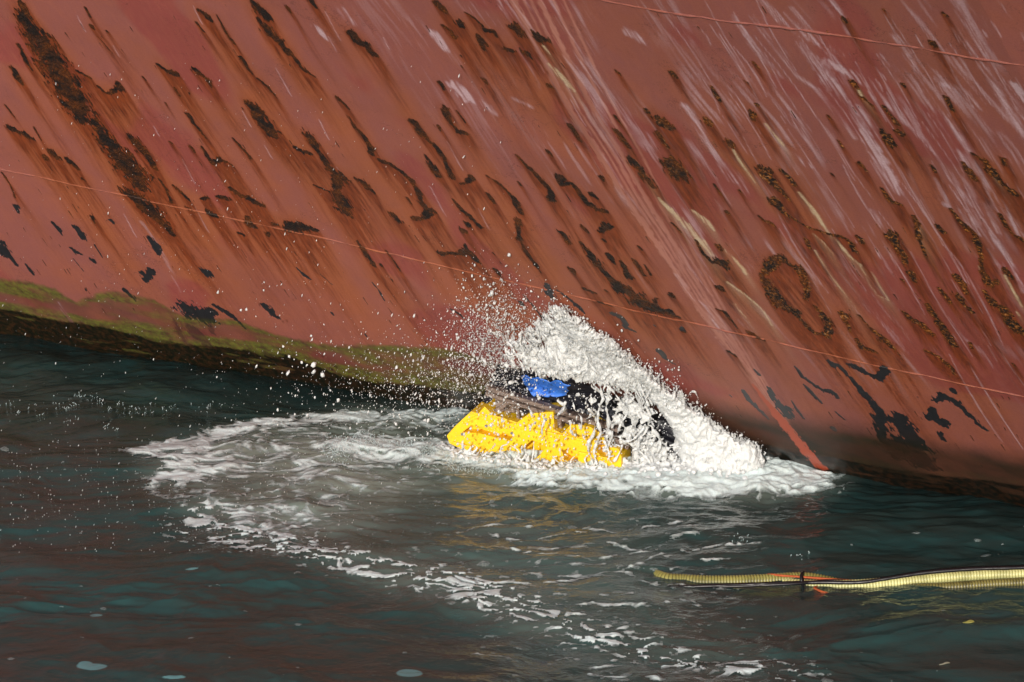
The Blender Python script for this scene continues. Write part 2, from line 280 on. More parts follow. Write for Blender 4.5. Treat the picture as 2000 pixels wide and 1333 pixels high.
pale = np.maximum(pale, zone * .55 * sstep(.53, .68, fib * .4 + fib2 * .6) * sstep(.40, .62, fbm(AF * 1.6, BF * .9, 4, 29)))
scr = []
for k in range(150):
    px = rng.uniform(1280, 2030); py = rng.uniform(-20, 700)
    if px < 1350 + py * .5 - 60 or (py > 520 and px < 1850): continue
    L = rng.gamma(2.2, 55); sl_ = rng.normal(1.62, .10); n_ = 5; bend_ = rng.normal() * L * .03; w0 = rng.uniform(.9, 2.6)
    scr.append([(px + L * q / n_ / 1.9 + bend_ * math.sin(3.1 * q / n_), py + L * q / n_ / 1.9 * sl_, w0 * math.sin(3.14 * (q + .5) / (n_ + 1))) for q in range(n_ + 1)])
for k in range(24):
    px = rng.uniform(100, 1200); py = rng.uniform(0, 420); L = rng.uniform(15, 60); scr.append([(px, py, .8), (px + L * .45, py + L * .85, 1.6), (px + L * .55, py + L, .5)])
pale = np.maximum(pale, raster(scr, .012, 1.0) * (.55 + .6 * fib))
cream = np.clip(raster(CREAM, .016, 1.0, edge=1.0) * sstep(.25, .55, fib), 0, 1)
sl = [[(x + o, y, q) for x, y, q in SEAMLINE[0]] for o, q in ((0, 0),)]
seamm = np.zeros((nx, nh), np.float32)
for o, ww in ((0, 15), (34, 7), (52, 11), (78, 6), (20, 5), (98, 5)):
    f = [1, .95, .8, .6, .42, .2, 0]
    raster([[(x + o * f[k], y, ww if k < 5 else max(ww * .4, 3)) for k, (x, y, _) in enumerate(SEAMLINE[0])]], .014, 1.0, seamm, edge=1.0)
orange_end = raster([[(1470, 752, 6), (1520, 815, 18), (1560, 865, 26), (1602, 914, 24)]], .012)

# drips: everything that corrodes bleeds straight down the plating
def drip(src, L, seed, spread=.10):
    T = np.zeros(nx, np.float32); out = np.zeros_like(src)
    colL = L * (.35 + 1.5 * vn2(xs_f * 28, xs_f * 0, seed) * vn2(xs_f * 9, xs_f * 0, seed + 1) * 2)
    for j in range(nh - 1, -1, -1):
        T = T * np.exp(-DH * 1.42 / colL).astype(np.float32); T = np.maximum(T, src[:, j])
        T = T * (1 - 2 * spread) + spread * (np.roll(T, 1) + np.roll(T, -1)); out[:, j] = T
    return out
d_short = drip(scab, .22, 5); d_long = drip(scab, .75, 6)
streak = fbm(AF * 90, BF * 3, 3, 30)
dr = np.clip(d_short * 1.15 + d_long * .95 * sstep(.30, .66, fib) + d_long * .28, 0, 1) * (.62 + .6 * streak)
halo = blur(blur(blur(drip(scab, 1.5, 8), 9, 0), 9, 0), 14, 1)
halo = np.clip(halo * 1.3 + .55 * (fbm(AF * .7 + BF * .25, BF * .5, 4, 12) - .42), 0, 1)
right = sstep(1.5, 4.0, AF / 1.15)
bloom = blur(blur(blur(blur(scab, 7, 0), 10, 1), 5, 0), 8, 1)
dr = np.clip(np.maximum(dr * (1 + .15 * right), bloom * 1.5 * (.25 + .9 * fbm(AF * 22, BF * 10, 4, 33))), 0, 1)
creamd = np.clip(drip(cream, .25, 15) * .45 * right, 0, 1)
cream = np.maximum(cream, creamd)
# algae band and wet weed at the waterline
def curve(pts):                       # image curve -> height over the plating coordinate
    p = np.array(pts, float); u, h = hull_at(p[:, 0], p[:, 1]); o = np.argsort(u); return np.interp(xs_f, u[o], h[o])
top = curve([(-60, 540), (0, 546), (60, 550), (110, 562), (150, 584), (190, 568), (240, 566), (300, 580), (350, 610), (400, 622), (450, 622), (540, 652), (620, 670), (720, 668), (900, 684), (1000, 720), (1200, 770), (1380, 800), (1500, 832), (1700, 850), (1850, 885), (2000, 908), (2100, 925)])
bot = curve([(-60, 603), (0, 605), (60, 618), (160, 628), (240, 644), (350, 667), (480, 684), (560, 694), (650, 724), (750, 747), (900, 764), (1000, 775), (1200, 812), (1400, 850), (1500, 872), (1700, 905), (1850, 930), (2000, 950), (2100, 960)])
wob = (fbm(AF * 3, BF * 3, 4, 40) - .5) * .10 + (fbm(AF * 40, BF * 14, 3, 41) - .5) * .035
Hw = HF + wob
amp_r = 1 - sstep(.4, 2.2, XF)
inband = sstep(-.015, .07, top[:, None] - Hw)
depth = (top[:, None] - Hw) / np.maximum(top - bot, .08)[:, None]
an = fbm(AF * 1.6, BF * 5, 4, 43)
algae = inband * np.clip(np.exp(-(depth / .30) ** 2) * 1.05 + sstep(.58, .9, depth) * 1.15 + (an - .46) * 2.6, 0, 1)
algae *= (.10 + .90 * amp_r) * (.75 + .4 * fbm(AF * 12, BF * 12, 3, 44))
algae = np.where(black + pale_raw * (AF < 0) > .4, algae * .35, algae)
wet = sstep(-.02, .05, bot[:, None] - Hw)
wet = np.clip(wet * (1 - .55 * sstep(.52, .72, fbm(AF * 2.2, BF * 9, 4, 46)) * sstep(.02, .08, HF)), 0, 1)
stain = (1 - amp_r) * sstep(-.15, .28, top[:, None] + .17 - Hw) * (.70 + .55 * fbm(AF * 1.2, BF * 2.5, 4, 47))
stain = np.clip(np.maximum(stain, .42 * amp_r * inband * (.5 + fbm(AF * 4, BF * 4, 3, 48))) - orange_end, 0, 1)
scab = scab * (1 - .7 * inband)

relief = -.004 * sstep(.2, .8, scab) + scab * (fbm(AF * 45, BF * 45, 3, 60) - .5) * .022 - .002 * black
relief += (fbm(AF * .8, BF * .8, 2, 61) - .5) * .055 + (fbm(AF * 3.2, BF * 2.2, 2, 63) - .5) * .007                    # gentle dishing of the plates
relief += (fbm(AF * 9, BF * 4, 3, 62) - .5) * .0022 + .003 * cream * (fib - .3)
scabm = np.clip(np.maximum(scab, pitm * .8), 0, 1)

XX, HH = np.meshgrid(xs, hs, indexing='ij'); P = hullP(XX, HH)
dP = np.gradient(P, axis=0); dQ = np.gradient(P, axis=1); Nn = np.cross(dP, dQ); Nn /= np.linalg.norm(Nn, axis=-1, keepdims=True)
if Nn[200, 200, 1] > 0: Nn = -Nn
rel = np.zeros(XX.shape); rel[i0:i0 + nx, j0:j0 + nh] = relief
P = P + Nn * rel[..., None]
def full(arr, edge=0.0, ext=False):
    o = np.full(XX.shape, edge, np.float32)
    if ext: o[:i0, j0:j0 + nh] = arr[:1]; o[i0 + nx:, j0:j0 + nh] = arr[-1:]
    o[i0:i0 + nx, j0:j0 + nh] = arr; return o.ravel()
halo_f = np.clip(.35 + .6 * (fbm(XX * .8, HH * .7, 3, 12) - .42), 0, 1); halo_f[i0:i0 + nx, j0:j0 + nh] = halo
wet_f = (HH < .12).astype(np.float32); wet_f = np.maximum(full(wet, ext=True).reshape(XX.shape), (HH < -.15))
Fh = grid_faces(len(xs), len(hs))[:, ::-1] if np.cross(dP, dQ)[200, 200, 1] > 0 else grid_faces(len(xs), len(hs))
me = np_mesh('hull_plating', P.reshape(-1, 3), Fh)
attr(me, 'wear_a', np.stack([full(scabm), full(np.clip(dr, 0, 1)), full(black), full(pale)], 1))
attr(me, 'wear_b', np.stack([full(cream), full(np.clip(algae, 0, 1), ext=True), wet_f.ravel(), halo_f.ravel()], 1))
attr(me, 'wear_c', np.stack([full(seamm * (.45 + .8 * (fib - .2))), full(np.clip(stain, 0, 1), ext=True), full(orange_end), full(sstep(.57, .66, fbm(AF * .9, BF * .7, 4, 71)))], 1))
attr(me, 'plate_uv', np.stack([(XX * 1.15).ravel(), (HH * 1.42).ravel(), (sstep(2.6, 4.6, XX) * sstep(.9, 2.2, HH)).ravel(), 0 * XX.ravel() + 1], 1))

b = NB('rusted_red_hull_paint')
sc_, drp, blk, pal = b.attr('wear_a'); crm, alg, wt, hal = b.attr('wear_b'); sea, stn, oen, dp = b.attr('wear_c')
uv = b.n('ShaderNodeAttribute', attribute_name='plate_uv').outputs['Vector']
mp = b.n('ShaderNodeMapping', {0: uv}); mp.inputs['Scale'].default_value = (1, .16, 1); uvs = mp.outputs[0]
n1 = b.noise(uv, 2.2, 5, .6); n2 = b.noise(uvs, 26, 5, .65); n3 = b.noise(uv, 60, 4, .7); n4 = b.noise(uv, 14, 4, .65)
base = b.mix(b.math('MULTIPLY_ADD', b.math('SUBTRACT', n1, .5), 1.2, b.math('MULTIPLY', hal, 1.1), True), (.300, .100, .088), (.37, .108, .044))
base = b.mix(b.math('MULTIPLY', dp, .75), base, (.29, .058, .056))
base = b.mix(b.rng(n2, .42, .75, 0, .35), base, (.40, .135, .085))
base = b.mix(b.rng(n3, .35, .62, .35, 0), base, (.22, .055, .038))
cr_ = b.noise(uv, 1.7, 6, .62); crm_ = b.rng(b.math('ABSOLUTE', b.math('SUBTRACT', cr_, .5)), .0, .0045, 1, 0)
base = b.mix(b.math('MULTIPLY', crm_, b.rng(b.noise(uv, .8, 2), .46, .60, 0, .75)), base, (.10, .03, .022))
base = b.mix(b.rng(b.noise(uv, 120, 2, .5), .66, .74, 0, .7), base, (.11, .035, .02))
c = b.mix(b.math('MULTIPLY', sea, 1.0, 0, True), base, (.50, .215, .165))
c = b.mix(b.rng(pal, .0, .9, 0, .88), c, b.mix(b.rng(n3, .3, .7), (.50, .30, .34), (.66, .50, .56)))
dcol = b.mix(b.rng(n2, .3, .7), (.080, .015, .007), (.27, .055, .014))
c = b.mix(b.rng(drp, .05, .95, 0, .93), c, dcol)
c = b.mix(b.math('MULTIPLY', crm, b.rng(n3, .3, .6, .5, 1)), c, b.mix(n4, (.60, .40, .20), (.66, .58, .44)))
sepuv = b.n('ShaderNodeSeparateXYZ', {0: uv}); rt = sepuv.outputs[2]; n5 = b.noise(uv, 5, 3); n6 = b.noise(uv, 28, 4, .7)
rim_ = b.rng(sc_, .35, .95, .55, 0)
scol = b.mix(b.math('ADD', b.rng(n5, .42, .66), rim_, 0, True), (.012, .009, .009), (.075, .020, .006))
scol = b.mix(b.math('MULTIPLY', b.rng(n3, .50, .66), b.rng(n5, .42, .6, .15, .9)), scol, (.24, .075, .012))
scol = b.mix(b.math('MULTIPLY', b.rng(n6, .50, .60), b.math('MULTIPLY', rt, .75)), scol, (.40, .13, .02))
scol = b.mix(b.math('MULTIPLY', b.rng(n6, .62, .70), b.math('MULTIPLY', rt, .6)), scol, (.62, .50, .32))
c = b.mix(b.rng(sc_, .25, .6), c, scol)
c = b.mix(b.rng(blk, .3, .65), c, b.mix(n4, (.012, .011, .013), (.034, .034, .040)))
c = b.mix(b.math('MULTIPLY', stn, .97), c, b.mix(b.rng(n1, .4, .6), (.018, .016, .008), (.05, .022, .012)))
c = b.mix(b.math('MULTIPLY', b.rng(alg, .05, .95, 0, .92), b.rng(b.noise(uv, 36, 5, .7), .30, .62, .45, 1)), c, b.mix(b.rng(b.noise(uv, 9, 6, .75), .38, .62), (.030, .038, .010), (.15, .19, .022)))
c = b.mix(b.rng(wt, .1, .8, 0, .97), c, b.mix(b.rng(n4, .45, .6), (.006, .007, .005), (.036, .016, .008)))
c = b.mix(oen, c, (.42, .085, .045))
bump = b.n('ShaderNodeBump', {'Height': b.math('ADD', b.math('MULTIPLY', n3, b.math('MULTIPLY_ADD', sc_, 1.2, .16)), b.math('MULTIPLY', n2, .10)), 'Strength': .55, 'Distance': .012})
rough = b.rng(b.math('MAXIMUM', b.math('MULTIPLY', blk, .6), wt), 0, 1, .58, .32)
p = b.n('ShaderNodeBsdfPrincipled', {'Base Color': c, 'Roughness': rough, 'Normal': bump.outputs[0], 'IOR': 1.4})
M_HULL = b.surf(p.outputs[0])

ship = bpy.data.objects.new('cargo_ship', None); C.objects.link(ship); ship.location = (0, 29.6, 0)
tag(ship, 'rust streaked red steel ship hull flaring out over the dark water', 'ship')
bpy.context.view_layer.update()
def child(name, me, m, parent):
    o = link(name, me, m, parent); o.matrix_parent_inverse = parent.matrix_world.inverted(); return o
child('hull_plating', me, M_HULL, ship)

# upper works out of frame: closed deck edge behind the plating
def simple(name, col, rough=.6, bumpy=0, scale=20, col2=None, metal=0):
    b = NB(name); v = b.pos(); n = b.noise(v, scale, 4)
    cc = b.mix(b.rng(n, .3, .7), col, col2 or tuple(q * .7 for q in col))
    bp = b.n('ShaderNodeBump', {'Height': n, 'Strength': bumpy, 'Distance': .01})
    p = b.n('ShaderNodeBsdfPrincipled', {'Base Color': cc, 'Roughness': rough, 'Normal': bp.outputs[0], 'Metallic': metal})
    return b.surf(p.outputs[0])
xt = np.linspace(-22, 20, 90); rim = hullP(xt, np.full(90, 8.4)); back = rim + np.array([9, 16, 0.0]); low = back.copy(); low[:, 2] = -2
Vd = np.concatenate([rim, back, low]).reshape(3, 90, 3)
child('deck', np_mesh('deck', Vd.reshape(-1, 3), grid_faces(3, 90)[:, ::-1], False), simple('deck_paint', (.2, .22, .2)), ship)

# weld seams standing proud of the plates
def tube(P, r, sides=8, cap=True):
    P = np.asarray(P, float); r = np.broadcast_to(r, len(P)); T = np.gradient(P, axis=0); T /= np.linalg.norm(T, axis=1, keepdims=True) + 1e-12
    up = np.array([0.13, .21, .97]); A = np.cross(T, up); A /= np.linalg.norm(A, axis=1, keepdims=True) + 1e-12; B = np.cross(A, T)
    a = np.linspace(0, 2 * np.pi, sides, endpoint=False)
    V = P[:, None] + (A[:, None] * np.cos(a)[None, :, None] + B[:, None] * np.sin(a)[None, :, None]) * r[:, None, None]
    i, j = np.meshgrid(np.arange(len(P) - 1), np.arange(sides), indexing='ij'); q = i * sides + j; q2 = i * sides + (j + 1) % sides
    Fq = np.stack([q, q2, q2 + sides, q + sides], -1).reshape(-1, 4)
    return V.reshape(-1, 3), Fq[:, ::-1]
def seam(pts, r, name='weld_seam'):
    p = np.array(pts, float); u, h = hull_at(p[:, 0], p[:, 1]); n = int((u.max() - u.min()) / .012)
    uu = np.linspace(u[0], u[-1], n); o = np.argsort(u); k = np.polyfit(u, h, 3); hh = np.polyval(k, uu)
    hh = hh + (vn2(uu * 6, uu * 0, 3) - .5) * .012
    q = hullP(uu, hh); q1 = hullP(uu + .01, hh); q2 = hullP(uu, hh + .01); nn = np.cross(q1 - q, q2 - q); nn /= np.linalg.norm(nn, axis=1, keepdims=True)
    nn[nn[:, 1] > 0] *= -1
    fi = np.clip(((uu - xs_f[0]) / DS).astype(int), 0, nx - 1); fj = np.clip(((hh - hs_f[0]) / DH).astype(int), 0, nh - 1)
    q = q + nn * (relief[fi, fj] - r * .25)[:, None]
    V, Fq = tube(q, r * (.35 + .9 * vn2(uu * 14, uu * 0, 7) + .3 * vn2(uu * 50, uu * 0, 8)), 8)
    me = np_mesh(name, V, Fq)
    g = lambda a: np.repeat(a[fi, fj], 8)
    z = np.zeros(len(V)); attr(me, 'wear_a', np.stack([g(scabm) * .8, g(dr) * .55, g(black) * .7, z], 1)); attr(me, 'wear_b', np.stack([z, z, z, g(halo)], 1))
    attr(me, 'wear_c', np.stack([z, z + .26, z, z], 1)); attr(me, 'plate_uv', np.stack([np.repeat(uu, 8) * 1.15, np.repeat(hh, 8) * 1.42, z, z + 1], 1))
    return child(name, me, M_HULL, ship)
seam([(-60, 318), (0, 331), (230, 378), (370, 411), (560, 450), (700, 485), (850, 522), (1060, 565), (1250, 605), (1380, 638), (1500, 666), (1700, 712), (1850, 743), (2000, 776), (2080, 794)], .011)
seam([(1150, -6), (1180, 0), (1400, 36), (1600, 68), (1800, 98), (2000, 127), (2060, 136)], .011)
print('ship done')
# ================================================================== THE WATER
gx = np.arange(-6.6, 6.6, .0115); gy = np.concatenate([np.arange(20.6, 26, .012), np.arange(26, 33.4, .015)])
WX, WY = np.meshgrid(gx, gy, indexing='ij')
SX, SY = wat(1180, 890)[:2]; DSP = np.hypot(WX - SX, WY - SY)
def inpoly(poly, z=0):
    q = wat([p[0] for p in poly], [p[1] for p in poly]); x, y = q[:, 0], q[:, 1]; m = np.zeros(WX.shape, bool); n = len(x)
    for k in range(n):
        x1, y1, x2, y2 = x[k], y[k], x[(k + 1) % n], y[(k + 1) % n]
        if y1 == y2: continue
        m ^= ((y1 > WY) != (y2 > WY)) & (WX < (x2 - x1) * (WY - y1) / (y2 - y1) + x1)
    return m.astype(np.float32)
def soft(m, n):
    for _ in range(2): m = blur(blur(m, n, 0), n, 1)
    return m
def wave(x, y):
    wx = x + (vn2(x * .7, y * .7, 91) - .5) * .8; wy = y + (vn2(x * .5, y * .8, 92) - .5) * .9
    z = (fbm(wx * .55, wy * 1.3, 3, 93) - .5) * .13 + (fbm(wx * 1.7, wy * 2.7, 2, 94) - .5) * .072
    z = z + (np.abs(fbm(wx * 3.0, wy * 4.6, 3, 99) - .5)) * -.052
    r = np.hypot(x - SX, y - SY) + (vn2(x * 1.1, y * 1.1, 96) - .5) * .5
    z = z + .022 * np.sin(r * 8.5) * np.exp(-r / 2.6) * sstep(.2, 1.2, r)
    near = np.exp(-(r / 3.2) ** 2)
    z = z + near * ((fbm(wx * 5, wy * 8, 3, 97) - .5) * .05 + (1 - np.abs(fbm(wx * 2.5, wy * 4, 3, 98) - .5) * 4) * .012)
    return z
WZ = wave(WX, WY)
POLY = dict(
 base=[(960, 905), (1000, 930), (1060, 945), (1200, 962), (1330, 970), (1500, 972), (1600, 960), (1660, 938), (1620, 924), (1560, 908), (1505, 896), (1480, 880), (1200, 860), (1000, 885)],
 lobe=[(230, 892), (270, 868), (380, 850), (450, 822), (560, 805), (700, 795), (920, 793), (920, 815), (700, 818), (560, 836), (470, 853), (420, 880), (480, 900), (430, 935), (370, 960), (300, 950), (258, 942), (330, 918), (290, 905)],
 milk=[(300, 885), (450, 840), (560, 812), (700, 798), (920, 796), (1000, 880), (980, 925), (800, 945), (700, 1000), (620, 1040), (520, 1000), (420, 965), (360, 930)],
 churn=[(610, 880), (650, 855), (720, 848), (850, 848), (900, 860), (960, 890), (1060, 925), (980, 918), (860, 908), (700, 898)],
 lace=[(250, 930), (380, 930), (520, 960), (640, 1000), (620, 1040), (640, 1070), (740, 1098), (860, 1105), (1000, 1150), (1090, 1190), (1110, 1230), (950, 1200), (850, 1165), (640, 1112), (500, 1085), (440, 1060), (370, 1020), (300, 975)],
 thin=[(640, 1000), (900, 1060), (1100, 1150), (1300, 1220), (1600, 1290), (1450, 1345), (1280, 1345), (1120, 1270), (1040, 1190), (900, 1130), (700, 1090), (600, 1040)],
 dots=[(560, 880), (1000, 930), (1250, 1050), (1300, 1200), (1500, 1260), (1600, 1340), (1200, 1340), (600, 1060)])
pm = {k: inpoly(v) for k, v in POLY.items()}
wn = fbm(WX * 1.1, WY * 1.1, 3, 110)
cov = np.zeros(WX.shape, np.float32)
for k, v, s in (('base', 1.05, 14), ('lobe', .74, 7), ('milk', .42, 14), ('churn', .84, 10), ('lace', .50, 10), ('thin', .25, 22), ('dots', .14, 30)):
    m = soft(pm[k], s); cov = np.maximum(cov, m * (v + (wn - .5) * (.35 if v < .9 else .15)))
# lace: cells torn open, strung out along the crests
qx = WX + (fbm(WX * 3, WY * 3, 2, 120) - .5) * .30; qy = WY + (fbm(WX * 3, WY * 3, 2, 121) - .5) * .30
la = np.abs(fbm(qx * 5.5, qy * 8.5, 4, 122) - .5) * 4.2
lb = fbm(qx * 11, qy * 17, 4, 123)
noise_f = .62 * lb + .38 * np.clip(1 - la, 0, 1)
LINES = [[(650 + x / 2.854, 866 + y / 2.854) for x, y in L] for L in ([(850, 590), (1000, 600), (1150, 620), (1300, 640), (1450, 660), (1600, 620), (1800, 600)], [(1000, 700), (1150, 740), (1300, 740), (1500, 730), (1700, 690), (1850, 640), (1990, 610)], [(800, 770), (950, 790), (1100, 800), (1300, 780), (1450, 740), (1600, 740)],
 [(1280, 1225), (1450, 1240), (1600, 1225), (1750, 1200), (1870, 1180)], [(1430, 1275), (1600, 1300), (1750, 1300), (1850, 1310)], [(780, 1190), (970, 1195)], [(1150, 1150), (1220, 1150)], [(1250, 1180), (1350, 1178)], [(1300, 930), (1450, 905), (1600, 920), (1750, 930), (1850, 900), (2000, 900)], [(1500, 860), (1700, 850)],
 [(1000, 560), (1200, 520), (1400, 500), (1500, 490)], [(1400, 480), (1600, 490), (1800, 450), (1990, 430)], [(900, 510), (1100, 590), (1300, 580), (1500, 560), (1700, 600), (1900, 550)], [(1860, 490), (1980, 470), (2130, 430), (2220, 435)], [(1850, 560), (1950, 520), (2020, 525)], [(1850, 660), (2000, 620), (2140, 580)], [(1890, 710), (1950, 685)],
 [(2070, 668), (2250, 663)], [(1850, 905), (1930, 890), (2040, 915)], [(2210, 585), (2370, 575)], [(700, 500), (900, 470), (1100, 480)], [(1100, 660), (1300, 690), (1500, 680)], [(860, 860), (1100, 850), (1300, 870)], [(1650, 720), (1750, 780), (1900, 800), (2100, 800), (2250, 806)])]
qy_ = WY + (fbm(WX * 2.2, WY * 2, 3, 124) - .5) * .22; qx_ = WX
for Lw in LINES:
    q = wat([p[0] for p in Lw], [p[1] for p in Lw])
    for k in range(len(q) - 1):
        (x1, y1), (x2, y2) = q[k][:2], q[k + 1][:2]; ia, ib = np.searchsorted(gx, (min(x1, x2) - .15, max(x1, x2) + .15)); ja, jb = np.searchsorted(gy, (min(y1, y2) - .4, max(y1, y2) + .4)); A, B = qx_[ia:ib, ja:jb], qy_[ia:ib, ja:jb]
        if A.size == 0: continue
        t = np.clip(((A - x1) * (x2 - x1) + (B - y1) * (y2 - y1)) / ((x2 - x1) ** 2 + (y2 - y1) ** 2 + 1e-9), 0, 1); d = np.hypot(A - x1 - t * (x2 - x1), B - y1 - t * (y2 - y1))
        cov[ia:ib, ja:jb] = np.maximum(cov[ia:ib, ja:jb], .50 * np.exp(-(d / .045) ** 2))
bandl = wat(*zip(*[(380, 1030), (520, 1072), (680, 1103), (800, 1116), (900, 1146), (1000, 1182), (1080, 1214), (1150, 1240), (1250, 1272), (1400, 1300), (1560, 1320)]))
dB = np.full(WX.shape, 9., np.float32)
for k in range(len(bandl) - 1):
    (x1, y1), (x2, y2) = bandl[k][:2], bandl[k + 1][:2]; t = np.clip(((WX - x1) * (x2 - x1) + (WY - y1) * (y2 - y1)) / ((x2 - x1) ** 2 + (y2 - y1) ** 2), 0, 1); dB = np.minimum(dB, np.hypot(WX - x1 - t * (x2 - x1), WY - y1 - t * (y2 - y1)) / (1 - .045 * (k + t)))
isl = fbm(qx * 12 + qy * 5, qy * 21, 3, 126)
cov = cov + np.exp(-(dB / .42) ** 2) * np.clip((isl - .50) * 4.5, -.35, .50)
Ff = cov - (1 - noise_f) * 1.12 + .16
thick = sstep(0, .55, Ff)
milk = np.clip(soft(pm['milk'], 26) * (.75 + (wn - .5)) + soft(pm['base'], 18) * .9 + .35 * soft(pm['lace'], 20) + .25 * soft(pm['dots'], 40), 0, 1) * (.55 + .9 * fbm(WX * 1.5, WY * 4, 3, 130))
sky_glint = np.zeros_like(WX)  # pale ovals of reflected sky, painted into the water colour
for px, py, rx, ry in ((185, 1200, 15, 5), (180, 1303, 27, 6), (168, 1300, 12, 6), (802, 1317, 24, 7), (335, 1325, 24, 2.6), (375, 1117, 14, 1.5)):
    c0 = wat(px, py); cx = wat(px + rx, py)[0] - c0[0]; cy = abs(wat(px, py + ry)[1] - c0[1])
    sky_glint = np.maximum(sky_glint, sstep(1.15, .9, np.hypot((WX - c0[0]) / cx, (WY - c0[1]) / cy) + (vn2(WX * 9, WY * 6, 5) - .5) * .9))
def loft(ax, lo, hi, n):
    g = np.geomspace(1, hi / 1.0, n); return g
exl = -6.6 - np.geomspace(.05, 900, 26)[::-1]; exr = gx[-1] + np.geomspace(.05, 900, 26)
eyl = 20.6 - np.geomspace(.05, 120, 16)[::-1]; eyr = gy[-1] + np.geomspace(.05, 1500, 26)
AX = np.concatenate([exl, gx, exr]); AY = np.concatenate([eyl, gy, eyr]); TX, TY = np.meshgrid(AX, AY, indexing='ij')
TZ = wave(TX, TY) * np.exp(-np.maximum(0, np.hypot(TX, TY - 26) - 30) / 10)
def fullw(a):
    o = np.zeros(TX.shape, np.float32); o[26:26 + len(gx), 16:16 + len(gy)] = a; return o.ravel()
me = np_mesh('water', np.stack([TX, TY, TZ], -1).reshape(-1, 3), grid_faces(len(AX), len(AY)))
z = np.zeros(TX.size, np.float32); clear = np.exp(-np.maximum(0, (K0 + K1 * TX + K2 * TX * TX - TY)) / 1.5).ravel().clip(0, 1); attr(me, 'water_mix', np.stack([fullw(milk), fullw(sky_glint), clear, z], 1))  # clear: mask for the shade painted on the water beside the hull
b = NB('dark_harbour_water')
mk, glint, hull_shade, _ = b.attr('water_mix')
v = b.pos(1, 1, 1); v2 = b.pos(1.1, 1.5, 1)
nb = b.noise(b.pos(.55, 1.5, 1), 1.3, 4, .6, 1.0)
deep = b.mix(b.rng(nb, .40, .62), (.046, .074, .069), (.032, .095, .095))
deep = b.mix(b.math('MULTIPLY', hull_shade, .85), deep, (.010, .018, .018))  # shade and dark reflection along the hull, painted into the body colour
body = b.mix(b.rng(mk, .05, 1.0, 0, .95), deep, (.25, .29, .25))
body = b.mix(glint, body, (.13, .30, .31))
bh = b.math('ADD', b.math('MULTIPLY', b.noise(v2, 8, 4, .55, .8), .9), b.math('MULTIPLY', b.noise(v2, 34, 3, .5), b.math('MULTIPLY_ADD', mk, .5, .09)))
bp = b.n('ShaderNodeBump', {'Height': bh, 'Strength': .62, 'Distance': .02})
fr = b.n('ShaderNodeFresnel', {'IOR': 1.333, 'Normal': bp.outputs[0]})
df = b.n('ShaderNodeBsdfDiffuse', {'Color': body}); tr = b.n('ShaderNodeBsdfTransparent', {'Color': (.45, .62, .52, 1)})
tf = b.math('MULTIPLY_ADD', b.math('MAXIMUM', b.math('MULTIPLY', mk, 1.0), glint), -.35, .35, True)
under = b.n('ShaderNodeMixShader', {0: tf, 1: df.outputs[0], 2: tr.outputs[0]})
gl = b.n('ShaderNodeBsdfGlossy', {'Color': (1, 1, 1, 1), 'Roughness': .02, 'Normal': bp.outputs[0]})
ms = b.n('ShaderNodeMixShader', {0: fr.outputs[0], 1: under.outputs[0], 2: gl.outputs[0]})
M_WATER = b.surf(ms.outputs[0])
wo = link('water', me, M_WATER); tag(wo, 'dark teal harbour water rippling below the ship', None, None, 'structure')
bedv = [(-900, -90, -5), (900, -90, -5), (900, 1400, -5), (-900, 1400, -5)]
bo = link('seabed', np_mesh('seabed', bedv, [[0, 1, 2, 3]], False), simple('dark_silt', (.012, .030, .030), .9, 0, 3)); tag(bo, None, None, None, 'structure')

# ---- foam floating on it: its own thick, torn sheet
froth = fbm(WX * 14, WY * 14, 4, 140); ridg = 1 - np.abs(fbm(qx * 5, qy * 7, 3, 141) - .5) * 4
nearb = soft(pm['base'], 22)
FZ = WZ + .003 + thick * (.006 + .008 * froth + (.008 + .030 * nearb) * np.clip(ridg, 0, 1) + .05 * nearb * (fbm(WX * 4, WY * 5, 3, 142) - .3) + nearb * .02 * (froth - .5))
keep = Ff > 0
# little bubbles scattered about, foam flecks
nf = 1500
fx = []; 
for k in range(nf):
    px = rng.uniform(-20, 2020); py = rng.uniform(880, 1340)
    pd = .9 if 600 + (py - 880) * .9 < px < 1150 + (py - 880) * 1.1 else .10
    if rng.random() < pd: fx.append(wat(px, py)[:2])
for x, y in fx:
    rx = rng.uniform(.007, .017) * (2.0 if rng.random() < .2 else 1); ry = rx * rng.uniform(.9, 1.6)
    ia, ib = np.searchsorted(gx, (x - rx * 2, x + rx * 2)); ja, jb = np.searchsorted(gy, (y - ry * 1.3, y + ry * 1.3))
    if ib <= ia or jb <= ja: continue
    d = 1 - np.hypot((WX[ia:ib, ja:jb] - x) / (rx * 1.7), (WY[ia:ib, ja:jb] - y) / ry)
    k_ = d > 0; keep[ia:ib, ja:jb] |= k_; FZ[ia:ib, ja:jb] = np.maximum(FZ[ia:ib, ja:jb], WZ[ia:ib, ja:jb] + .004 + .010 * np.clip(d, 0, 1))
# keep the sheet off the hull
HYb = K0 + K1 * WX + K2 * WX * WX
keep &= WY < HYb + .02
idx = np.arange(WX.size).reshape(WX.shape); fk = keep[:-1, :-1] & keep[1:, :-1] & keep[1:, 1:] & keep[:-1, 1:]
Fq = np.stack([idx[:-1, :-1][fk], idx[1:, :-1][fk], idx[1:, 1:][fk], idx[:-1, 1:][fk]], 1)
used = np.unique(Fq); rem = np.full(WX.size, -1); rem[used] = np.arange(len(used))
V = np.stack([WX, WY, FZ], -1).reshape(-1, 3)[used]
me = np_mesh('sea_foam', V, rem[Fq]); tk = thick.ravel()[used]
attr(me, 'foam_mix', np.stack([tk, nearb.ravel()[used], tk * 0, tk * 0 + 1], 1))
b = NB('white_foam'); tk_, nb_, _, _ = b.attr('foam_mix'); v = b.pos()
n = b.noise(v, 55, 4, .7); n2 = b.noise(v, 9, 4, .6)
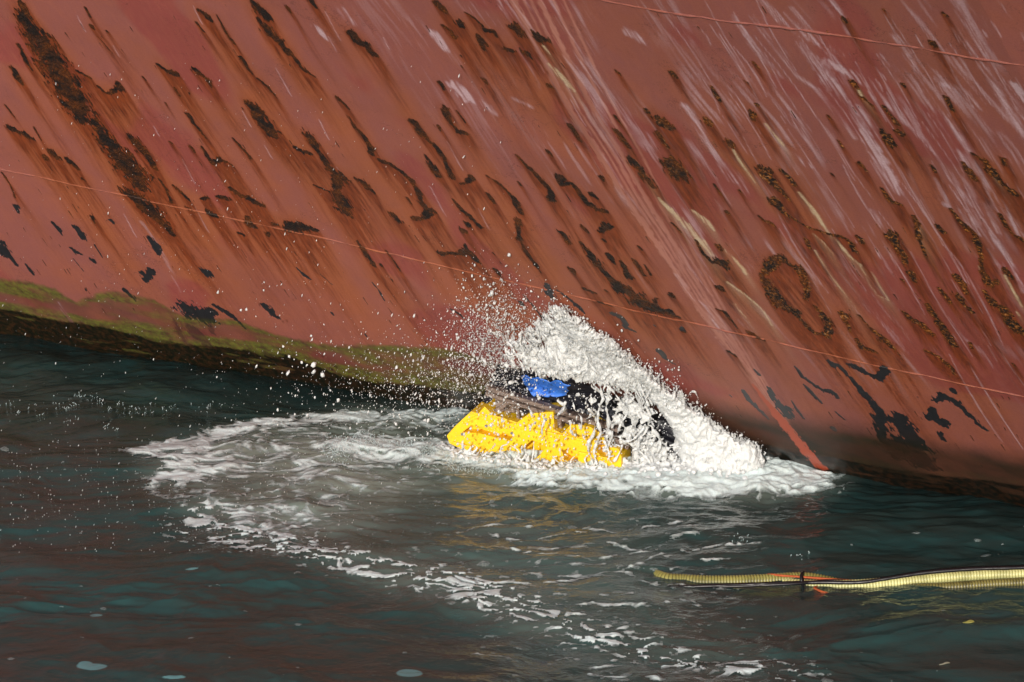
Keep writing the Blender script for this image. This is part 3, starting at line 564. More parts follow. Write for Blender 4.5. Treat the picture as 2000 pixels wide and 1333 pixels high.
col = b.mix(b.math('MULTIPLY_ADD', tk_, .9, b.math('MULTIPLY', n, .35), True), (.36, .42, .41), (.66, .745, .75))
bp = b.n('ShaderNodeBump', {'Height': n, 'Strength': .6, 'Distance': .012})
s1 = b.n('ShaderNodeBsdfPrincipled', {'Base Color': col, 'Roughness': .35, 'Normal': bp.outputs[0], 'Subsurface Weight': .8, 'Subsurface Radius': (1, 1, 1), 'Subsurface Scale': .02})
tt = b.n('ShaderNodeBsdfTransparent'); al = b.math('ADD', b.rng(tk_, 0, .60, .28, .98), b.rng(n, .35, .6, -.12, .12), 0, True)
s2 = b.n('ShaderNodeMixShader', {0: al, 1: tt.outputs[0], 2: s1.outputs[0]})
M_FOAM = b.surf(s2.outputs[0])
fo = link('sea_foam', me, M_FOAM); tag(fo, 'torn white foam spreading over the dark water round the splash', 'foam', None, 'stuff')
print('water done', len(V))
# ================================================================== THE RAFT
def Yf(px): return 28.45 - (np.asarray(px, float) - 873) / 337 * .58
def RP(px, py, back=0.0):            # a point of the raft: on its leaning front face, or so many metres behind it
    Pt = at(px, py, Yf(px) + (900 - np.asarray(py, float)) * .0005); return Pt + np.array([.30, .95, .0]) * np.asarray(back)[..., None]
def prism(pts, b0, b1):
    p = np.array(pts, float); n = len(p); A = RP(p[:, 0], p[:, 1], np.full(n, b0)); B = RP(p[:, 0], p[:, 1], np.full(n, b1))
    me = bpy.data.meshes.new('p'); me.from_pydata([tuple(q) for q in np.concatenate([A, B])], [], [list(range(n))[::-1], list(range(n, 2 * n))] + [[k, (k + 1) % n, n + (k + 1) % n, n + k] for k in range(n)])
    import bmesh
    bm = bmesh.new(); bm.from_mesh(me); bmesh.ops.triangulate(bm, faces=bm.faces); bmesh.ops.recalc_face_normals(bm, faces=bm.faces); bm.to_mesh(me); bm.free(); return me
def bake(o, name):
    dg = bpy.context.evaluated_depsgraph_get(); me = bpy.data.meshes.new_from_object(o.evaluated_get(dg)); me.name = name; o.modifiers.clear(); o.data = me; return me
zq = lambda pts: [(850 + x / 4.99, 670 + y / 4.99) for x, y in pts]
outline = zq([(112, 905), (190, 815), (350, 668), (420, 690), (480, 622), (556, 700), (800, 775), (915, 690), (1150, 672), (1165, 850), (1240, 885), (1330, 790), (1500, 815), (1640, 900), (1650, 960), (1700, 1005), (1790, 1040), (1815, 1110), (1810, 1300), (1400, 1330), (900, 1240), (300, 1060), (140, 980)])
raft = bpy.data.objects.new('raft', None); C.objects.link(raft); raft.location = tuple(wat(1040, 900)); bpy.context.view_layer.update()
tag(raft, 'yellow plastic raft with grey timbers and black and blue sheeting, wrecked in the white splash', 'raft')
b = NB('yellow_plastic'); v = b.pos(); n = b.noise(v, 7, 4); n2 = b.noise(v, 60, 3)
cc = b.mix(b.rng(n, .35, .65), (.88, .56, .008), (.85, .49, .006)); cc = b.mix(b.rng(n2, .6, .75, 0, .35), cc, (.55, .25, .02)); cc = b.mix(b.rng(b.noise(b.pos(1, 1, 3), 16, 5, .75), .55, .68, 0, .45), cc, (.40, .24, .05))
bp = b.n('ShaderNodeBump', {'Height': n2, 'Strength': .25, 'Distance': .01})
M_YEL = b.surf(b.n('ShaderNodeBsdfPrincipled', {'Base Color': cc, 'Roughness': .33, 'Normal': bp.outputs[0]}).outputs[0])
fp = child('float_panel', prism(outline, 0, .34), M_YEL, raft)
cuts = [(zq([(265, 872), (350, 806), (560, 842), (765, 905), (735, 948), (600, 925), (420, 880)]), -.1, .12),
        (zq([(828, 1050), (940, 950), (1095, 1000), (1010, 1100), (900, 1180)]), -.1, .2),
        (zq([(1235, 1055), (1300, 1028), (1385, 1090), (1400, 1180), (1260, 1140)]), -.1, .16),
        (zq([(1600, 915), (1650, 1000), (1700, 1120), (1640, 1160), (1580, 1060)]), -.1, .14)]
tmp = []
for poly, b0, b1 in cuts:
    co = bpy.data.objects.new('cut', prism(poly, b0, b1)); C.objects.link(co); tmp.append(co)
    md = fp.modifiers.new('b', 'BOOLEAN'); md.operation = 'DIFFERENCE'; md.object = co; md.solver = 'EXACT'
md = fp.modifiers.new('v', 'BEVEL'); md.width = .012; md.segments = 2; md.limit_method = 'ANGLE'; md.angle_limit = R(35)
bake(fp, 'float_panel')
for co in tmp: bpy.data.objects.remove(co)
fp.data.materials.clear(); fp.data.materials.append(M_YEL)
# moulded ribs along the panel
def bar(name, p0, p1, wpx, b0, b1, m, parent):
    (x0, y0), (x1, y1) = p0, p1; dx, dy = x1 - x0, y1 - y0; L = math.hypot(dx, dy); nx_, ny_ = -dy / L * wpx / 2, dx / L * wpx / 2
    me = prism([(x0 + nx_, y0 + ny_), (x1 + nx_, y1 + ny_), (x1 - nx_, y1 - ny_), (x0 - nx_, y0 - ny_)], b0, b1)
    o = child(name, me, m, parent); md = o.modifiers.new('v', 'BEVEL'); md.width = .008; md.segments = 1; bake(o, name); return o
for a_, b_ in (((560 / 4.99 + 850, 700 / 4.99 + 671), (800 / 4.99 + 850, 775 / 4.99 + 671)),): bar('moulded_rib', a_, b_, 4, -.02, .05, M_YEL, raft)
for p0, p1, wd in (((885, 864), (952, 881), 5), ((1040, 838), (1150, 862), 5), ((905, 826), (945, 808), 5), ((1022, 838), (1036, 815), 5), ((1090, 868), (1118, 835), 5), ((1130, 884), (1195, 898), 6)): bar('moulded_rib', p0, p1, wd, -.025, .04, M_YEL, raft)
M_BOLT = simple('galvanised_bolt', (.35, .34, .32), .35, 0, 30, None, .9)
for x_, y_ in ((903, 848), (950, 832), (1000, 846), (1045, 826), (1072, 846), (1125, 850), (1150, 880)):
    prs = [(x_ + 3 * math.cos(q * math.pi / 4), y_ + 3 * math.sin(q * math.pi / 4)) for q in range(8)]; child('bolt', prism(prs, -.012, .02), M_BOLT, raft)
b = NB('weathered_timber'); v = b.pos(2, 2, 14); n = b.noise(v, 6, 5, .65); n2 = b.noise(b.pos(), 35, 3)
cc = b.mix(b.rng(n, .35, .65), (.07, .045, .035), (.27, .20, .165)); cc = b.mix(b.rng(n2, .55, .7, 0, .5), cc, (.12, .06, .02))
bp = b.n('ShaderNodeBump', {'Height': n, 'Strength': .7, 'Distance': .01})
M_WOOD = b.surf(b.n('ShaderNodeBsdfPrincipled', {'Base Color': cc, 'Roughness': .6, 'Normal': bp.outputs[0]}).outputs[0])
bar('timber_beam', (944, 762), (1205, 846), 8.5, .05, .15, M_WOOD, raft)
bar('timber_beam', (946, 771), (1200, 856), 7, .02, .13, M_WOOD, raft)
bar('timber_beam', (1120, 822), (1222, 882), 9, .10, .24, M_WOOD, raft)
for x, y0, y1, wd, bk in ((966, 768, 812, 16, .12), (1003, 785, 830, 6, .1), (1036, 792, 842, 10, .14), (1083, 806, 846, 11, .10), (1132, 825, 872, 11, .1), (980, 800, 818, 26, .18), (1180, 850, 905, 10, .2)):
    bar('timber_post', (x, y0), (x + 3, y1), wd, bk, bk + .1, M_WOOD, raft)
bar('timber_brace', (955, 812), (1000, 786), 7, .09, .14, M_WOOD, raft)
bar('back_board', (958, 806), (1215, 888), 62, .27, .31, simple('black_board', (.012, .011, .014), .4, .3, 30), raft)
# black sheeting over the load, a crumpled skin down to the water
M_BLK = simple('black_sheeting', (.010, .010, .014), .35, .6, 26, (.022, .022, .03))
nu, nv = 90, 60; U, Vv = np.meshgrid(np.linspace(0, 1, nu), np.linspace(0, 1, nv), indexing='ij')
fxp = 946 + U * 400; fyp = 768 + U * 95 + 30 * U ** 3; bxp = 972 + U * 345; byp = 712 + 8 * np.cos(U * 9) * (1 - U) + U * 62 + 60 * U ** 3
PX = fxp + (bxp - fxp) * Vv; PY = fyp + (byp - fyp) * Vv
YY = Yf(PX) + .34 + Vv * (.45 - .18 * U) + .05 * (1 - U)
lim = hullY(PX.ravel(), PY.ravel()).reshape(PX.shape) - .12
YY = np.minimum(YY, lim)
G = at(PX, PY, YY); G[..., 2] += (fbm(U * 7, Vv * 5, 3, 150) - .5) * .10 + (1 - np.abs(fbm(U * 5, Vv * 4, 2, 151) - .5) * 4) * .03
def skirted(G):
    rim0 = G[:, 0]; d = rim0.copy(); d[:, 2] = -.12; d2 = rim0 * .5 + d * .5
    return np.concatenate([d[:, None], d2[:, None], G], 1)
SG = skirted(G)
child('black_sheet', np_mesh('black_sheet', SG.reshape(-1, 3), grid_faces(*SG.shape[:2])), M_BLK, raft)
# blue sheet lying folded on the black one
def patch(pts4, name, m, n1=40, n2=20, off=.03):
    (x0, y0), (x1, y1), (x2, y2), (x3, y3) = pts4; u, v = np.meshgrid(np.linspace(0, 1, n1), np.linspace(0, 1, n2), indexing='ij')
    X = (x0 * (1 - u) + x1 * u) * (1 - v) + (x3 * (1 - u) + x2 * u) * v; Y = (y0 * (1 - u) + y1 * u) * (1 - v) + (y3 * (1 - u) + y2 * u) * v
    X = X + (vn2(v * 7, u * 9, 3) - .5) * 7; Y = Y + (vn2(u * 7, v * 2, 4) - .5) * 5
    # depth of the sheet beneath
    fpX = PX.ravel(); fpY = PY.ravel(); fY = YY.ravel(); D = np.empty(X.size)
    for k, (a, c_) in enumerate(zip(X.ravel(), Y.ravel())): D[k] = fY[np.argmin((fpX - a) ** 2 + ((fpY - c_) * 2) ** 2)]
    D = D.reshape(X.shape)
    for _ in range(3): D = blur(blur(D, 2, 0), 2, 1)
    Q = at(X, Y, D - .10); Q[..., 2] += (1 - np.abs(fbm(u * 5, v * 3, 2, 7) - .5) * 4) * .018
    o = child(name, np_mesh(name, Q.reshape(-1, 3), grid_faces(n1, n2)), m, raft); md = o.modifiers.new('s', 'SOLIDIFY'); md.thickness = .008; bake(o, name); return o
patch([(1040, 774), (1108, 778), (1112, 753), (1018, 737)], 'blue_sheet', simple('blue_plastic', (.035, .15, .62), .4, .5, 12, (.06, .22, .75)))
print('raft done')
# ================================================================== THE SPLASH: blobs and ligaments of white water merged into one surface
VX = .0105
def surface_nets(Fv, org, vx):
    nx_, ny_, nz_ = Fv.shape; ins = Fv > 0
    c = [(a, b_, d) for a in (0, 1) for b_ in (0, 1) for d in (0, 1)]
    sh = lambda A, a, b_, d: A[a:nx_ - 1 + a, b_:ny_ - 1 + b_, d:nz_ - 1 + d]
    cnt = sum(sh(ins, *k).astype(np.int8) for k in c); act = (cnt > 0) & (cnt < 8)
    idx = -np.ones(act.shape, np.int64); I = np.argwhere(act); idx[act] = np.arange(len(I))
    acc = np.zeros((len(I), 3)); wsum = np.zeros(len(I)); i, j, k = I.T
    for a in c:
        for ax in range(3):
            if a[ax]: continue
            b_ = list(a); b_[ax] = 1; fa = Fv[i + a[0], j + a[1], k + a[2]]; fb = Fv[i + b_[0], j + b_[1], k + b_[2]]
            cr = (fa > 0) != (fb > 0); t = np.where(cr, fa / np.where(cr, fa - fb, 1), 0)
            p_ = np.array(a, float)[None].repeat(len(I), 0); p_[:, ax] += t; acc += p_ * cr[:, None]; wsum += cr
    V = (I + acc / wsum[:, None]) * vx + org
    quads = []
    for ax in range(3):
        o1, o2 = [(1, 2), (2, 0), (0, 1)][ax]
        s0 = [slice(1, -1)] * 3; s1 = [slice(1, -1)] * 3; s0[ax] = slice(0, -1); s1[ax] = slice(1, None)
        A = ins[tuple(s0)]; B = ins[tuple(s1)]; cr = np.argwhere(A != B)
        if not len(cr): continue
        flip = A[tuple(cr.T)]; base = cr + 1; base[:, ax] -= 1
        e1 = np.eye(3, dtype=int)[o1]; e2 = np.eye(3, dtype=int)[o2]
        q = np.stack([idx[tuple((base - d).T)] for d in (0 * e1, e1, e1 + e2, e2)], 1)
        q = np.where(flip[:, None], q[:, ::-1], q)[:, ::-1]; quads.append(q[(q >= 0).all(1)])
    return V, np.concatenate(quads)[:, ::-1]
x_lo, x_hi, y_lo, y_hi, z_lo, z_hi = -.78, 2.6, 26.5, 28.75, -.10, 1.95
NX, NY, NZ = int((x_hi - x_lo) / VX), int((y_hi - y_lo) / VX), int((z_hi - z_lo) / VX)
FLD = np.zeros((NX, NY, NZ), np.float32); org = np.array([x_lo, y_lo, z_lo]); ax_x = np.arange(NX); ax_y = np.arange(NY); ax_z = np.arange(NZ)
def splat(P, r):
    c = (P - org) / VX; Rr = r * 1.75 / VX
    lo = np.maximum(np.floor(c - Rr).astype(int), 1); hi = np.minimum(np.ceil(c + Rr).astype(int) + 1, [NX - 1, NY - 1, NZ - 1])
    if (hi <= lo).any(): return
    dx = (ax_x[lo[0]:hi[0]] - c[0]) ** 2; dy = (ax_y[lo[1]:hi[1]] - c[1]) ** 2; dz = (ax_z[lo[2]:hi[2]] - c[2]) ** 2
    q = 1 - (dx[:, None, None] + dy[None, :, None] + dz[None, None, :]) / (Rr * Rr)
    FLD[lo[0]:hi[0], lo[1]:hi[1], lo[2]:hi[2]] += np.where(q > 0, q * q * 1.0, 0).astype(np.float32)
def Ysp(px, py=880):                 # how far off the sheet of thrown water stands
    return 27.98 - np.clip((px - 1150) / 350, -.3, 1) * .15 - max(0, 880 - py) * .0026
_gx = np.arange(-60., 1620, 20); _gy = np.arange(80., 1000, 20); _T = hullY(*[q.ravel() for q in np.meshgrid(_gx, _gy, indexing='ij')]).reshape(len(_gx), len(_gy))
def lim_hull(px, py):                # keep it in front of the plating
    a = min(max((px + 60) / 20, 0), len(_gx) - 1.001); c_ = min(max((py - 80) / 20, 0), len(_gy) - 1.001); i, j = int(a), int(c_); a -= i; c_ -= j
    return (_T[i, j] * (1 - a) + _T[i + 1, j] * a) * (1 - c_) + (_T[i, j + 1] * (1 - a) + _T[i + 1, j + 1] * a) * c_ - .12
def blob(px, py, r, jit=.12, dy=0.0):
    Y = min(Ysp(px, py) + dy + rng.normal() * jit, lim_hull(px, py) - r); splat(at(px, py, Y), r)
def lig(p0, p1, r0, r1, bend=.12, knob=0, dy=None, steps=None, beads=.25):
    (x0, y0), (x1, y1) = p0, p1; L = math.hypot(x1 - x0, y1 - y0); n = steps or max(3, int(L / (max(r0, r1) / .0051 * .75)))
    ex = (rng.normal() * .10 if dy is None else dy); Ya = Ysp(x0, y0) + ex; Yb = Ysp(x1, y1) + ex + rng.normal() * .06; bx, by = -(y1 - y0) * bend * rng.normal(), (x1 - x0) * bend * rng.normal(); ph = rng.uniform(0, 6); wq = rng.uniform(1, 3)
    for k in range(n + 1):
        t = k / n; s = math.sin(math.pi * t); px = x0 + (x1 - x0) * t + bx * s; py = y0 + (y1 - y0) * t + by * s
        r = (r0 + (r1 - r0) * t) * (1 + beads * math.sin(ph + t * L / 9 * wq)); Y = min(Ya + (Yb - Ya) * t, lim_hull(px, py) - r); splat(at(px, py, Y), r)
    if knob: splat(at(x1 + bx * 0, y1, min(Yb, lim_hull(x1, y1) - knob)), knob)
RIDGE = np.array([(1488, 893), (1462, 872), (1432, 862), (1395, 838), (1368, 812), (1338, 796), (1318, 778), (1292, 762), (1262, 735), (1236, 716), (1205, 694), (1180, 690), (1150, 662), (1128, 640), (1100, 624), (1075, 634), (1062, 655), (1040, 668), (1022, 690)], float)
FLOOR = np.array([(1492, 925), (1462, 930), (1432, 930), (1395, 930), (1368, 925), (1338, 915), (1318, 885), (1292, 850), (1268, 800), (1250, 770), (1225, 760), (1195, 752), (1170, 745), (1145, 742), (1125, 738), (1100, 735), (1075, 725), (1045, 715), (1022, 705)], float)
def on(A, t):
    f = np.clip(t, 0, 1) * (len(A) - 1); k = np.minimum(int(f), len(A) - 2); return A[k] + (A[k + 1] - A[k]) * (f - k)
# torn sheets: a soft envelope of the thrown water filled with noise drawn out along its flight
q1, q2 = np.meshgrid(np.arange(860., 1580), np.arange(560., 980), indexing='ij')
def pmask(poly, r):
    m = np.zeros(q1.shape, bool); n = len(poly)
    for k in range(n):
        (x1, y1), (x2, y2) = poly[k], poly[(k + 1) % n]
        if y1 != y2: m ^= ((y1 > q2) != (y2 > q2)) & (q1 < (x2 - x1) * (q2 - y1) / (y2 - y1) + x1)
    m = m.astype(np.float32)
    for _ in range(3): m = blur(blur(m, r, 0), r, 1)
    return m
FOOT = [(1490, 925), (1400, 935), (1330, 925), (1332, 885), (1318, 850), (1298, 812), (1272, 780), (1240, 762), (1205, 756), (1170, 750), (1145, 747), (1125, 745), (1100, 742), (1075, 730), (1045, 720), (1015, 712)]
E1 = pmask([tuple(p) for p in RIDGE] + FOOT[::-1], 7)
E2 = pmask([(1105, 740), (1200, 755), (1262, 775), (1300, 840), (1345, 925), (1150, 915), (1150, 860), (1185, 830), (1130, 785)], 6)
E3 = pmask([(985, 660), (1090, 590), (1130, 620), (1215, 672), (1260, 720), (1150, 760), (1010, 735), (960, 720)], 9)
gxw = org[0] + ax_x * VX; gyw = org[1] + ax_y * VX; gzw = org[2] + ax_z * VX
for s0 in range(0, NX, 40):           # slab by slab
    Xg, Yg, Zg = np.meshgrid(gxw[s0:s0 + 40], gyw, gzw, indexing='ij'); px, py = proj(np.stack([Xg, Yg, Zg], -1))
    ia = np.clip((px - 860).astype(int), 0, q1.shape[0] - 1); ja = np.clip((py - 560).astype(int), 0, q1.shape[1] - 1); inr = (px > 861) & (px < 1578) & (py > 561) & (py < 978)
    e1, e2, e3 = (np.where(inr, e[ia, ja], 0) for e in (E1, E2, E3))
    la_ = np.clip((px + 60) / 20, 0, len(_gx) - 1.001); lc_ = np.clip((py - 80) / 20, 0, len(_gy) - 1.001); i_, j_ = la_.astype(int), lc_.astype(int); la_ -= i_; lc_ -= j_
    lim_ = (_T[i_, j_] * (1 - la_) + _T[i_ + 1, j_] * la_) * (1 - lc_) + (_T[i_, j_ + 1] * (1 - la_) + _T[i_ + 1, j_ + 1] * la_) * lc_ - .06
    t_ = np.clip((1488 - px) / 466, 0, 1); ysp = 27.98 - np.clip((px - 1150) / 350, -.3, 1) * .15 - np.maximum(0, 880 - py) * .0026
    th_ = .07 + .13 * (1 - t_); yc = np.minimum(ysp, lim_ - th_); dn = np.abs(Yg - yc) / th_
    A = np.nonzero(((e1 > .03) | (e2 > .03) | (e3 > .03)) & (dn < 1.5) & (Yg < lim_ + .02))
    if not len(A[0]): continue
    px, py, dn, t_, e1, e2, e3, Yv = (q[A] for q in (px, py, dn, t_, e1, e2, e3, Yg)); ang = np.radians(40 + 30 * np.clip(t_ * 1.3, 0, 1))
    wq = (vn3(px / 40, py / 40, Yv * 5, 41) - .5) * 16
    al = (px * np.cos(ang) + py * np.sin(ang)); ac = (-px * np.sin(ang) + py * np.cos(ang)) + wq; stf = 1 + 2.2 * sstep(.25, .7, t_)
    iso = 1 - sstep(.30, .62, t_)
    n1 = vn3(ac / 11, al / (14 * stf), Yv * 13, 42) * (1 - iso) + vn3(px / 15 + Yv * 2, py / 13, Yv * 11, 52) * iso; n2 = vn3(ac / 4.6, al / (6 * stf), Yv * 30, 43) * (1 - iso) + vn3(px / 6.5, py / 6.5, Yv * 26 + px / 9, 53) * iso; n3 = vn3(ac / 2.2, al / (3 * stf), Yv * 60, 44); big = vn3(px / 34, py / 40, Yv * 6, 45)
    nn_ = (.50 * n1 + .32 * n2 + .18 * n3 - .5) * 2
    f = (e1 - .56) * 2.0 + (n2 - .5) * .5 - 1.15 * dn * dn + .58 - .74 * t_ + nn_ * (.55 + 1.15 * t_) + (big - .5) * (1.0 + .8 * t_)
    rg = .005 - np.abs(.7 * vn3(px / 17, py / 20, Yv * 9, 46) + .3 * vn3(px / 7, py / 8, Yv * 20, 47) - .5) * 2.1; net = np.where(e2 > .25, rg - .35 * np.maximum(0, dn - .25) + (big - .5) * .30 + (e2 - .6) * .15, -1)
    fr_ = np.where(e3 > .25, .02 - np.abs(.6 * n1 + .4 * n2 - .5) * 2.6 + (n3 - .5) * .5 + (e3 - .75) * .6 - .4 * np.maximum(0, dn - .5) + (big - .5) * .5, -1)
    f = np.maximum(np.maximum(f, net * 1.6), fr_)
    FLD[A[0] + s0, A[1], A[2]] = np.maximum(FLD[A[0] + s0, A[1], A[2]], np.clip(f * .8 + .30, 0, 1.6).astype(np.float32))
BODY = FLD.copy()
for k in range(330):                 # fingers off the ridge
    t = rng.random(); a = on(RIDGE, t); st_ = np.array([-.45, -.9]) if t > .45 else np.array([-.15 + rng.normal() * .25, -1.])
    L = min(rng.gamma(1.7, 5 + 6 * t) + 2, 13 + 45 * t); q = a + st_ * L + rng.normal(size=2) * (3 + 5 * t); r0 = (.017 - .009 * t) * rng.uniform(.6, 1.2)
    lig(tuple(a + np.array([2, 7])), tuple(q), r0, r0 * .35, .16, r0 * rng.uniform(.3, .7))
for (x, y), (x1, y1), r in (((1195, 700), (1205, 672), .022), ((1182, 702), (1194, 684), .018), ((1212, 705), (1208, 680), .020), ((1100, 640), (1101, 606), .018), ((1118, 640), (1104, 612), .014), ((1135, 650), (1136, 625), .010), ((1040, 665), (1034, 640), .020), ((1050, 672), (1044, 648), .014), ((1022, 690), (1020, 668), .012), ((1350, 800), (1353, 786), .016), ((1382, 826), (1379, 812), .018), ((1462, 880), (1461, 868), .012), ((1445, 872), (1446, 860), .014)):
    lig((x, y), (x1, y1), r * .9, r * .3, .05, r * .4)
for k in range(110):                 # ligaments torn up and left through the upper fan
    sx = rng.uniform(1040, 1285); lo_ = np.interp(sx, RIDGE[::-1, 0], RIDGE[::-1, 1]); sy = rng.uniform(lo_ + 6, lo_ + 90)
    L = rng.uniform(14, 70); an_ = rng.normal(math.radians(58), .22); lig((sx, sy), (sx - L * math.cos(an_), max(sy - L * math.sin(an_), lo_ - 14 - rng.random() * 10)), rng.uniform(.0055, .010), .0045, .05, rng.choice([0, 0, 0, .010]))
for k in range(45):                 # the torn net in front of the black sheeting
    px = rng.uniform(1150, 1345); py = rng.uniform(750, 905)
    if py < 735 + (px - 1125) * .15: continue
    if fbm(np.array([px / 42.]), np.array([py / 42.]), 2, 210)[0] < .40: continue
    an_ = rng.uniform(0, 2 * math.pi); L = rng.gamma(3, 6); lig((px, py), (px + L * math.cos(an_), py + L * math.sin(an_) * 1.2), rng.uniform(.006, .013), rng.uniform(.005, .008), .5, rng.choice([0, 0, .011]))
for pts, r in (([(1172, 752), (1178, 780), (1168, 812), (1174, 845), (1160, 880), (1165, 905)], .015), ([(1190, 760), (1184, 800), (1188, 840), (1180, 880)], .018), ([(1150, 800), (1162, 830), (1150, 862), (1158, 900)], .014),
               ([(1088, 782), (1100, 790), (1101, 800), (1092, 808), (1086, 815)], .020), ([(1104, 786), (1101, 800)], .016), ([(1112, 770), (1122, 800), (1135, 830), (1142, 858)], .009), ([(1030, 788), (1038, 806), (1044, 830)], .009), ([(1060, 812), (1058, 835), (1060, 855)], .009),
               ([(1113, 822), (1115, 842), (1118, 858)], .013), ([(1180, 862), (1190, 888), (1195, 905)], .012), ([(1230, 850), (1215, 870), (1200, 900)], .016), ([(1260, 830), (1240, 856), (1225, 862)], .014), ([(1215, 790), (1228, 805), (1212, 830), (1205, 850)], .010),
               ([(996, 748), (1006, 745), (1015, 755)], .014), ([(940, 700), (948, 708), (950, 718)], .012), ([(975, 655), (990, 668), (1002, 680)], .012), ([(1245, 880), (1252, 855), (1262, 835)], .018), ([(1283, 885), (1290, 862), (1275, 840)], .014), ([(940, 795), (935, 800)], .013)):
    dyy = -.12 + rng.normal() * .03
    for q in range(len(pts) - 1): lig(pts[q], pts[q + 1], r * .72 * rng.uniform(.7, 1.1), r * .72 * rng.uniform(.6, 1.1), .10, 0, dyy, beads=.4)
for k in range(900):                 # boiling foot of the splash along the water
    px = rng.uniform(990, 1500); py = np.interp(px, [990, 1060, 1200, 1330, 1500], [905, 915, 920, 930, 925]) + rng.normal() * 6
    Pq = wat(px, py); r = rng.uniform(.008, .026) * np.interp(px, [990, 1200, 1350, 1500], [.6, .9, 1.2, .8]); Pq[2] += rng.uniform(-.01, .05 if px < 1250 else .09); splat(Pq, r)
for k in range(420):
    px = rng.uniform(855, 1010); py = np.interp(px, [855, 900, 1010], [876, 888, 906]) + rng.normal() * 5
    Pq = wat(px, py); Pq[2] += rng.uniform(-.01, .035); splat(Pq, rng.uniform(.006, .018))
for k in range(60):
    px = rng.uniform(880, 1200); py = np.interp(px, [880, 1200], [880, 915]); lig((px, py + 4), (px + rng.normal() * 9, py - rng.gamma(2, 7)), rng.uniform(.006, .011), .004, .4, rng.choice([0, .008]), -.16)
ii, jj, kk = np.nonzero(FLD > .02)
nz3 = np.zeros(FLD.shape, np.float32)
px_, py_, pz_ = ii * VX, jj * VX, kk * VX
nz3[ii, jj, kk] = (1 - .8 * (BODY[ii, jj, kk] > .05)) * (vn3(px_ * 13 + 0, py_ * 13, pz_ * 13, 1) - .5) * .50 + (vn3(px_ * 30, py_ * 30, pz_ * 30, 2) - .5) * .34 + (vn3(px_ * 62, py_ * 62, pz_ * 62, 4) - .5) * .16
G3 = np.where(FLD > .02, np.minimum(FLD, 1.6) - .30 + nz3 * np.minimum(1, FLD * 1.6), -.30)
Vs, Fs = surface_nets(G3, org, VX)
b = NB('white_water'); v = b.pos(); n = b.noise(v, 38, 4, .65); n2 = b.noise(v, 110, 2)
bp = b.n('ShaderNodeBump', {'Height': b.math('ADD', n, b.math('MULTIPLY', n2, .5)), 'Strength': .8, 'Distance': .02})
cc = b.mix(b.rng(n, .3, .7), (.64, .655, .665), (.74, .745, .745))
hz = b.n('ShaderNodeSeparateXYZ', {0: b.pos()}).outputs[2]; nA = b.noise(b.pos(1, 1, .6), 21, 5, .7)
s1 = b.n('ShaderNodeBsdfPrincipled', {'Base Color': cc, 'Roughness': .3, 'Normal': bp.outputs[0], 'Subsurface Weight': .7, 'Subsurface Radius': (1, 1, 1), 'Subsurface Scale': .032})
M_DROP = b.m; alp = b.math('ADD', b.rng(nA, .34, .52, .35, 1), b.rng(hz, .15, 1.1, .75, .0), 0, True)
trp = b.n('ShaderNodeBsdfTransparent'); s9 = b.n('ShaderNodeMixShader', {0: alp, 1: trp.outputs[0], 2: s1.outputs[0]}); M_WW = b.surf(s9.outputs[0])
so = link('splash', np_mesh('splash', Vs, Fs), M_WW); tag(so, 'tall white splash thrown up beside the yellow raft', 'splash', None, 'stuff')
print('splash', len(Vs))

# ---- spray: loose drops in the air
import bmesh
bm = bmesh.new(); bmesh.ops.create_icosphere(bm, subdivisions=1, radius=1); IV = np.array([v_.co[:] for v_ in bm.verts]); IF = np.array([[v_.index for v_ in f.verts] for f in bm.faces]); bm.free()
def drops(name, L, label, cat, m):   # L rows: x y z  ax ay az (axis vector, length = long radius)  r
    L = np.array(L); n = len(L); ctr = L[:, :3]; ax = L[:, 3:6]; r = L[:, 6]; ln = np.linalg.norm(ax, axis=1); e3 = ax / ln[:, None]
    tmp_ = np.cross(e3, np.array([.3, .9, .1])); e1 = tmp_ / np.linalg.norm(tmp_, axis=1)[:, None]; e2 = np.cross(e3, e1)
    k = IV[None] * (1 + .25 * rng.normal(size=(n, len(IV), 1)) * (r[:, None, None] > .006))
    V = ctr[:, None] + k[..., :1] * e1[:, None] * r[:, None, None] + k[..., 1:2] * e2[:, None] * r[:, None, None] + k[..., 2:] * e3[:, None] * ln[:, None, None]
    Fq = (np.arange(n)[:, None, None] * len(IV) + IF[None]).reshape(-1, 3); o = link(name, np_mesh(name, V.reshape(-1, 3), Fq), m); tag(o, label, cat, None, 'stuff'); return o
D = []
def drop(px, py, Y, r, el=1.2, dirp=(-.25, 1)):
    Y = min(Y, lim_hull(px, py) + .05) if py < 990 else min(Y, wat(px, py)[1] - .05)
    P_ = at(px, py, Y)
    if P_[2] < .01: P_ = wat(px, py, .02)
    d = np.array([dirp[0] + rng.normal() * .15, rng.normal() * .3, -dirp[1]]); d /= np.linalg.norm(d); D.append([*P_, *(d * r * el), r])
for k in range(6500):                # the dense cloud left of the fan
    t = rng.random(); cx = 935 + t * 60 + rng.normal() * 42; cy = 690 + rng.normal() * 62 - t * 20
    if cx > 1090: continue
    r = min(rng.lognormal(math.log(.0026), .62), .018); drop(cx, cy, 28.3 + rng.normal() * .3, r, rng.uniform(1, 1.7))
for k in range(1150):                # over the black sheet and the timbers
    cx = rng.uniform(940, 1330); cy = rng.uniform(700, 900)
    if cy > 860 and cx < 1150: continue
    r = min(rng.lognormal(math.log(.0040), .6), .016); drop(cx, cy, Ysp(cx, cy) - .12 + rng.normal() * .08, r, rng.uniform(1, 1.6))
for k in range(110):
    cx = rng.uniform(900, 1190); cy = rng.uniform(800, 890); drop(cx, cy, 27.9, rng.uniform(.006, .013), rng.uniform(1, 2.2))
